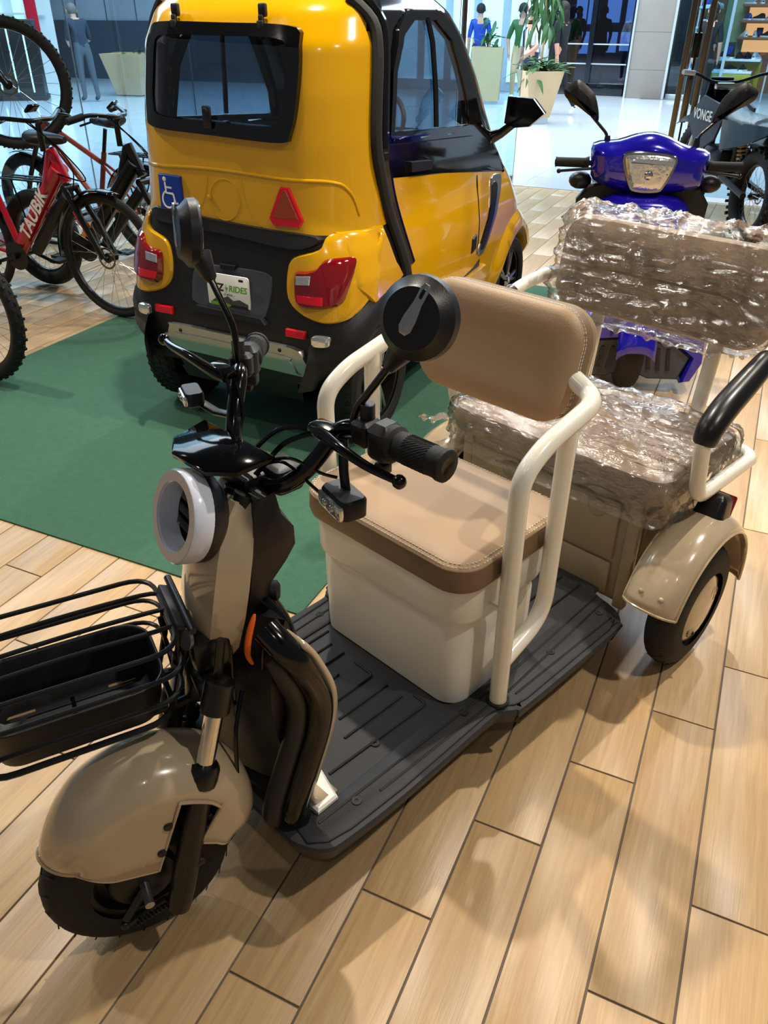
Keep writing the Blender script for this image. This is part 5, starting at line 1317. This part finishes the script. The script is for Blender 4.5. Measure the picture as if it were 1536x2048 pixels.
for k in range(110):
    o = bpy.data.objects.new('leaf', leafme); COL.objects.link(o); o.parent = tree; a = rnd.uniform(0, 6.3); q = rnd.uniform(.04, .3)
    o.location = (q*math.cos(a), q*math.sin(a), rnd.uniform(1.36, 2.34)); o.rotation_euler = (rnd.uniform(-.4, .4), rnd.uniform(.5, 1.5), a+rnd.uniform(-.4, .4)); s = rnd.uniform(.7, 1.2); o.scale = (s, s, s)
planter('pale wood planter with a palm seen through the glass beside the car roof', (-5.75, 17.3, 0), R(15), .62, .56, 1.0, .06, 26, .5, .22, 2)
planter('tapered wood planter box at the left behind the black handlebar', (-13.2, 15.4, 0), R(10), .95, .6, .80, .02, 12, .05, .35, 3)

# shoe shop -----------------------------------------------------------------
ws = struct(MB().box((.6, 23.0, 2.0), (6.4, .15, 4.0)).build('wall_shoe_shop', 'wood_wall'))
MB().box((-2.3, 21.6, 2.0), (.1, 2.8, 4.0)).build('side_wall', 'olive_wall', ws)
MB().box((-1.62, 22.9, 2.0), (.5, .05, 4.0)).build('olive_panel', 'olive_wall', ws)
fx = struct(MB().box((-1.5, 20.1, 1.8), (.06, .06, 3.6)).build('trim_2', 'alu')); 
struct(MB().box((-.62, 20.1, 1.8), (.03, .03, 3.6)).build('trim_3', 'alu'))
pane('window_%d' % n_, (-2.55, 20.1), (-1.52, 20.1), .25, 3.6)
def shoe_mesh():
    up = MB(); rings = []
    for u, w, h in ((-.135, .02, .03), (-.12, .035, .085), (-.08, .038, .10), (-.03, .038, .095), (.03, .042, .062), (.08, .045, .045), (.12, .036, .036), (.138, .015, .02)):
        rings.append([(u, w*math.cos(a), .02+max(0, h*math.sin(a))) for a in (PI*k/8 for k in range(9))])
    up.loft(rings, closed=False, caps=False); a = up.build('shoe', 'shelf_white'); ua = a.data; bpy.data.objects.remove(a)
    so = MB().slab([(p.x, p.y) for p in spline([(.145, 0, 0), (.12, .042, 0), (.05, .047, 0), (-.05, .04, 0), (-.12, .038, 0), (-.145, 0, 0), (-.12, -.038, 0), (-.05, -.04, 0), (.05, -.047, 0), (.12, -.042, 0)], 2, True)], [(0, 0), (.024, 0), (.028, .004)])
    b = so.build('sole', 'shelf_white'); ub = b.data; bpy.data.objects.remove(b); return ua, ub
UA, UB = shoe_mesh()
def shoe_var(c, s):
    a = UA.copy(); a.materials.clear(); a.materials.append(MATS[c]); b = UB.copy(); b.materials.clear(); b.materials.append(MATS[s]); return a, b
VAR = {'white': shoe_var('white_print', 'white_cloth'), 'black': shoe_var('black_cloth', 'white_print'), 'grey': shoe_var('mall_wall', 'white_print'), 'blue': shoe_var('blue_print', 'white_print'), 'tan': shoe_var('light_wood', 'shelf_white'), 'all-black': shoe_var('black_cloth', 'black_cloth')}
ORD = ['first', 'second', 'third', 'fourth', 'fifth', 'sixth', 'seventh', 'eighth', 'ninth', 'tenth']
def shoe(kind, loc, rz, label, group, sc=1.15):
    a, b = VAR[kind]; o = bpy.data.objects.new('shoe', a); COL.objects.link(o); o.location = loc; o.rotation_euler = (0, 0, rz); o.scale = (sc, sc, sc); tag(o, label, 'shoe', group)
    s = bpy.data.objects.new('sole', b); COL.objects.link(s); s.parent = o
rs = random.Random(11)
kinds = list(VAR)
for li, (z, nm) in enumerate(((1.78, 'top'), (1.47, 'second'), (1.14, 'third'))):
    sh = MB().box((-.66, 22.62, z-.03), (1.7, .42, .05), .006).build('shop_shelf', 'wood_wall'); tag(sh, '%s wooden shelf on the orange-lit wall of the shoe shop' % nm, 'shelf')
    MB().box((-.66, 22.9, z-.19), (1.66, .03, .24)).build('shelf_light', 'shelf_glow', sh)
    for k in range(7):
        shoe(rs.choice(['white', 'white', 'grey', 'grey', 'black', 'blue']), (-1.36+k*.235, 22.56, z-.004), R(90+rs.uniform(-30, 60)), '%s shoe from the left on the %s shelf of the orange-lit wall' % (ORD[k], nm), 'shoes on the orange-lit shelves')
rack_ = thing('shoe_rack', 'white shoe rack of four shelves behind the grey pillar', 'rack', (-2.02, 21.0, 0), 0)
for y in (-.7, 0, .7): MB().tube([(-.16, y, 0), (-.16, y, 2.0)], .02, 6).build('rack_post', 'shelf_white', rack_)
for li, (z, nm) in enumerate(((1.72, 'top'), (1.36, 'second'), (.98, 'third'), (.60, 'lowest'))):
    MB().box((0, 0, z-.03), (.36, 1.5, .04), .006).build('rack_shelf', 'shelf_white', rack_)
    MB().box((-.18, 0, z+.12), (.02, 1.45, .26)).build('shelf_back', 'rust_paint', rack_)
    for k in range(8):
        shoe(rs.choice(['white', 'grey', 'white', 'black', 'blue', 'white']), (-2.0, 20.42+.165*k, z-.0098), R(rs.uniform(-14, 14)), '%s shoe from the front on the %s shelf behind the grey pillar' % (ORD[k], nm), 'shoes on the rack behind the pillar')
tbl = thing('display_table', 'mustard-yellow display table with white tops inside the shoe shop', 'table', (-1.28, 20.95, 0), 0)
MB().box((.05, .1, .74), (.84, .5, .045), .006).build('table_top', 'shelf_white', tbl); MB().box((-.05, -.25, .52), (.8, .35, .045), .006).build('lower_top', 'shelf_white', tbl)
for x, y, h in ((-.4, -.36, .5), (.3, -.36, .5), (-.36, .3, .72), (.44, .3, .72)): MB().box((x, y, h/2), (.1, .08, h), .01).build('leg', 'mustard', tbl)
MB().box((.05, .3, .64), (.84, .06, .16), .01).build('apron', 'mustard', tbl); MB().box((-.05, -.4, .42), (.8, .05, .14), .01).build('apron', 'mustard', tbl)
for k in range(5): shoe(rs.choice(['all-black', 'grey', 'black', 'all-black']), (-1.58+k*.165, 21.02, .7625), R(80+rs.uniform(-12, 12)), '%s shoe from the left on the upper white top of the mustard table' % ORD[k], 'shoes on the mustard table')
for k in range(3): shoe(rs.choice(['all-black', 'black']), (-1.6+k*.24, 20.7, .5425), R(60+rs.uniform(-20, 20)), '%s dark shoe from the left on the lower white top of the mustard table' % ORD[k], 'shoes on the mustard table')
for lab, x, y, z, w, h in (('dark framed picture card standing among the shoes on the upper white top', -1.5, 21.2, .7625, .2, .3), ('small black sign card on the third orange-lit shelf', -1.05, 22.75, 1.14, .14, .18), ('small dark sign card on the second orange-lit shelf', -.62, 22.75, 1.47, .14, .18)):
    sg_ = MB().box((x, y, z+h/2), (w, .02, h), .004).build('sign_card', 'black_print'); tag(sg_, lab, 'sign')
    MB().box((x, y-.011, z+h/2), (w*.6, .002, h*.5)).build('card_print', 'blue_print', sg_)

# people -------------------------------------------------------------------
def person(label, loc, rz, J, cols, hair, name='person', sc=1.0, child=None):
    # one continuous skinned body; J overrides joints (x right, y forward, z up)
    P = dict(pel=(0, 0, .95), spi=(0, 0, 1.14), che=(0, 0, 1.34), nec=(0, 0, 1.47), hb=(0, .015, 1.54), hd=(0, .025, 1.63), ht=(0, .01, 1.70), nos=(0, .115, 1.61),
             sl=(-.17, 0, 1.40), el=(-.23, -.03, 1.12), wl=(-.23, .06, .88), sr=(.17, 0, 1.40), er=(.23, -.03, 1.12), wr=(.23, .06, .88),
             hl=(-.09, 0, .90), kl=(-.1, .02, .50), al=(-.1, -.02, .09), tl=(-.1, .15, .035), hr=(.09, 0, .90), kr=(.1, .02, .50), ar=(.1, -.02, .09), tr=(.1, .15, .035))
    P.update(J)
    RD = dict(pel=.125, spi=.12, che=.135, nec=.052, hb=.062, hd=.092, ht=.06, nos=.014, sl=.072, sr=.072, el=.046, er=.046, wl=.03, wr=.03, hl=.095, hr=.095, kl=.066, kr=.066, al=.045, ar=.045, tl=.036, tr=.036)
    E_ = [('pel', 'spi'), ('spi', 'che'), ('che', 'nec'), ('nec', 'hb'), ('hb', 'hd'), ('hd', 'ht'), ('hd', 'nos'), ('che', 'sl'), ('sl', 'el'), ('el', 'wl'), ('che', 'sr'), ('sr', 'er'), ('er', 'wr'), ('pel', 'hl'), ('hl', 'kl'), ('kl', 'al'), ('al', 'tl'), ('pel', 'hr'), ('hr', 'kr'), ('kr', 'ar'), ('ar', 'tr')]
    mcol = {'spi': 0, 'che': 0, 'sl': 0, 'sr': 0, 'el': 0, 'er': 0, 'wl': 2, 'wr': 2, 'nec': 2, 'hb': 2, 'hd': 2, 'ht': 2, 'nos': 2, 'hl': 1, 'hr': 1, 'kl': 1, 'kr': 1, 'al': 1, 'ar': 1, 'tl': 3, 'tr': 3}
    for s2, e, w in (('l', 'el', 'wl'), ('r', 'er', 'wr')):
        d = (V(*P[w])-V(*P[e])).normalized(); side = d.cross(V(1, 0, 0)).normalized(); fwd_ = side
        P['pm'+s2] = tuple(V(*P[w])+d*.075); RD['pm'+s2] = .03; mcol['pm'+s2] = 2; E_.append((w, 'pm'+s2))
        for k, (ln, of) in enumerate(((.07, -.03), (.085, -.01), (.08, .01), (.065, .03))):
            a = 'f%d%s' % (k, s2); P[a] = tuple(V(*P['pm'+s2])+fwd_*of+d*ln*.55); P[a+'t'] = tuple(V(*P['pm'+s2])+fwd_*of+d*ln+V(0, .012, 0)); RD[a] = .0095; RD[a+'t'] = .008; mcol[a] = mcol[a+'t'] = 2; E_ += [('pm'+s2, a), (a, a+'t')]
        P['th'+s2] = tuple(V(*P[w])+d*.06-fwd_*.045); RD['th'+s2] = .0095; mcol['th'+s2] = 2; E_.append((w, 'th'+s2))
    keys = list(P); idx = {k: i for i, k in enumerate(keys)}
    me = bpy.data.meshes.new('body'); me.from_pydata([tuple(V(*P[k])*sc) for k in keys], [(idx[a], idx[b]) for a, b in E_], [])
    o = bpy.data.objects.new('body', me); COL.objects.link(o); o.modifiers.new('skin', 'SKIN')
    for i, k in enumerate(keys):
        sv = me.skin_vertices[0].data[i]; sv.radius = (RD[k]*sc, RD[k]*sc); sv.use_root = (k == 'pel')
    sb = o.modifiers.new('sub', 'SUBSURF'); sb.levels = 2; sb.render_levels = 2
    dg = bpy.context.evaluated_depsgraph_get(); nm = bpy.data.meshes.new_from_object(o.evaluated_get(dg)); bpy.data.objects.remove(o)
    nm.materials.clear()
    for c in cols: nm.materials.append(MATS[c])
    seg = [(V(*P[a])*sc, V(*P[b])*sc, mcol.get(b, 0)) for a, b in E_]
    for p in nm.polygons:
        c = p.center; best = (9, 0)
        for a, b, mi in seg:
            ab = b-a; t = max(0, min(1, (c-a).dot(ab)/max(ab.length_squared, 1e-9))); dd = (c-(a+ab*t)).length
            if dd < best[0]: best = (dd, mi)
        p.material_index = best[1]; p.use_smooth = True
    root = bpy.data.objects.new(name, nm); COL.objects.link(root); root.location = loc; root.rotation_euler = (0, 0, rz); tag(root, label, 'person')
    h = V(*P['hd'])*sc
    hm = MB(Matrix.Translation(h+V(0, -.012, .022)*sc)); hm.ball((0, 0, 0), (.1*sc, .112*sc, .105*sc), 16)
    if hair[1]: hm.ball((0, -.06*sc, -.12*sc), (.085*sc, .06*sc, hair[1]*sc), 12)
    hm.build('hair', hair[0], root)
    for s2 in (1, -1):
        MB(Matrix.Translation(h)).ball((s2*.098*sc, .0, -.01*sc), (.014*sc, .024*sc, .03*sc), 10).build('ear', cols[2], root)
        MB(Matrix.Translation(h)).ball((s2*.034*sc, .088*sc, .0), (.013*sc, .008*sc, .007*sc), 8).build('eye', 'black_print', root)
    MB(Matrix.Translation(h)).ball((0, .088*sc, -.052*sc), (.024*sc, .008*sc, .006*sc), 8).build('mouth', 'rust_paint', root)
    return root
person('man in navy shirt and grey trousers leaning forward beyond the glass at top left', (-13.02, 13.8, 0), R(62), dict(spi=(0, .05, 1.13), che=(0, .13, 1.31), nec=(0, .19, 1.43), hb=(0, .225, 1.49), hd=(0, .26, 1.57), ht=(0, .26, 1.64), nos=(0, .355, 1.54), sl=(-.17, .13, 1.37), sr=(.17, .13, 1.37), el=(-.22, .12, 1.09), er=(.22, .12, 1.09), wl=(-.15, .33, 1.02), wr=(.15, .33, 1.02), kl=(-.11, .0, .5), kr=(.11, -.04, .5), al=(-.12, -.03, .09), ar=(.12, -.12, .09), tl=(-.13, .14, .035), tr=(.13, .05, .035)), ['navy_cloth', 'grey_cloth', 'skin', 'black_cloth'], ('hair', 0))
white_p = person('person in a white shirt with dark backpack straps behind the tapered planter', (-4.36, 15.5, 0), R(150), dict(el=(-.24, .06, 1.14), wl=(-.12, .2, 1.0), er=(.24, .0, 1.12)), ['white_cloth', 'navy_cloth', 'skin', 'white_print'], ('hair_dark', .05), sc=.96)
bp_ = MB().slab(rrect(.28, .14, .05, 4, 0, -.2), [(.92, .03), (.96, 0), (1.3, 0), (1.36, .03)]).build('backpack', 'white_cloth')
tag(bp_, 'white backpack worn by the person behind the planter', 'backpack'); bp_.location = (-4.36, 15.5, 0); bp_.rotation_euler = (0, 0, R(150))
for x in (-.08, .08): MB().tube([(x, -.13, 1.33), (x, .02, 1.41), (x, .135, 1.3), (x, .12, 1.08), (x, -.12, .98)], .018, 6, flat=.5).build('strap', 'black_cloth', bp_)
person('person in black clothes striding past the dark entrance beside the planter', (-3.95, 15.9, 0), R(75), dict(el=(-.24, -.06, 1.12), wl=(-.24, -.1, .88), er=(.23, .05, 1.12), wr=(.23, .16, .9), kl=(-.1, .2, .52), al=(-.1, .26, .10), tl=(-.1, .42, .06), kr=(.1, -.1, .5), ar=(.1, -.36, .14), tr=(.1, -.28, .03)), ['black_cloth', 'black_cloth', 'skin', 'white_print'], ('hair_dark', .16))
person('person in a blue top walking far beyond the glass beside the car roof', (-6.6, 19.2, 0), R(20), dict(kl=(-.1, .12, .5), al=(-.1, .1, .09), tl=(-.1, .26, .035)), ['blue_print', 'navy_cloth', 'skin', 'black_cloth'], ('hair_dark', 0))
person('person in a green top walking far beyond the glass left of the planter', (-5.35, 18.2, 0), R(190), dict(kr=(.1, .14, .5), ar=(.1, .08, .09), tr=(.1, .24, .035), el=(-.27, 0, 1.12), er=(.27, 0, 1.12)), ['leaf', 'light_wood', 'skin', 'white_print'], ('hair_dark', .08))
person('person in black clothes facing the shoe shop window beside the bronze door stiles', (-1.74, 18.6, 0), R(0), dict(), ['black_cloth', 'black_cloth', 'skin', 'black_cloth'], ('hair_dark', .1))
person('dark silhouetted person standing inside the right-hand entrance pane', (-5.0, 24.5, 0), R(170), dict(), ['black_cloth', 'black_cloth', 'hair_dark', 'black_cloth'], ('hair_dark', 0))
person('dark silhouetted person walking inside the left-hand entrance pane', (-5.9, 25.5, 0), R(160), dict(kl=(-.1, .16, .5), al=(-.1, .1, .09), tl=(-.1, .26, .035)), ['black_cloth', 'black_cloth', 'hair_dark', 'black_cloth'], ('hair_dark', .1))
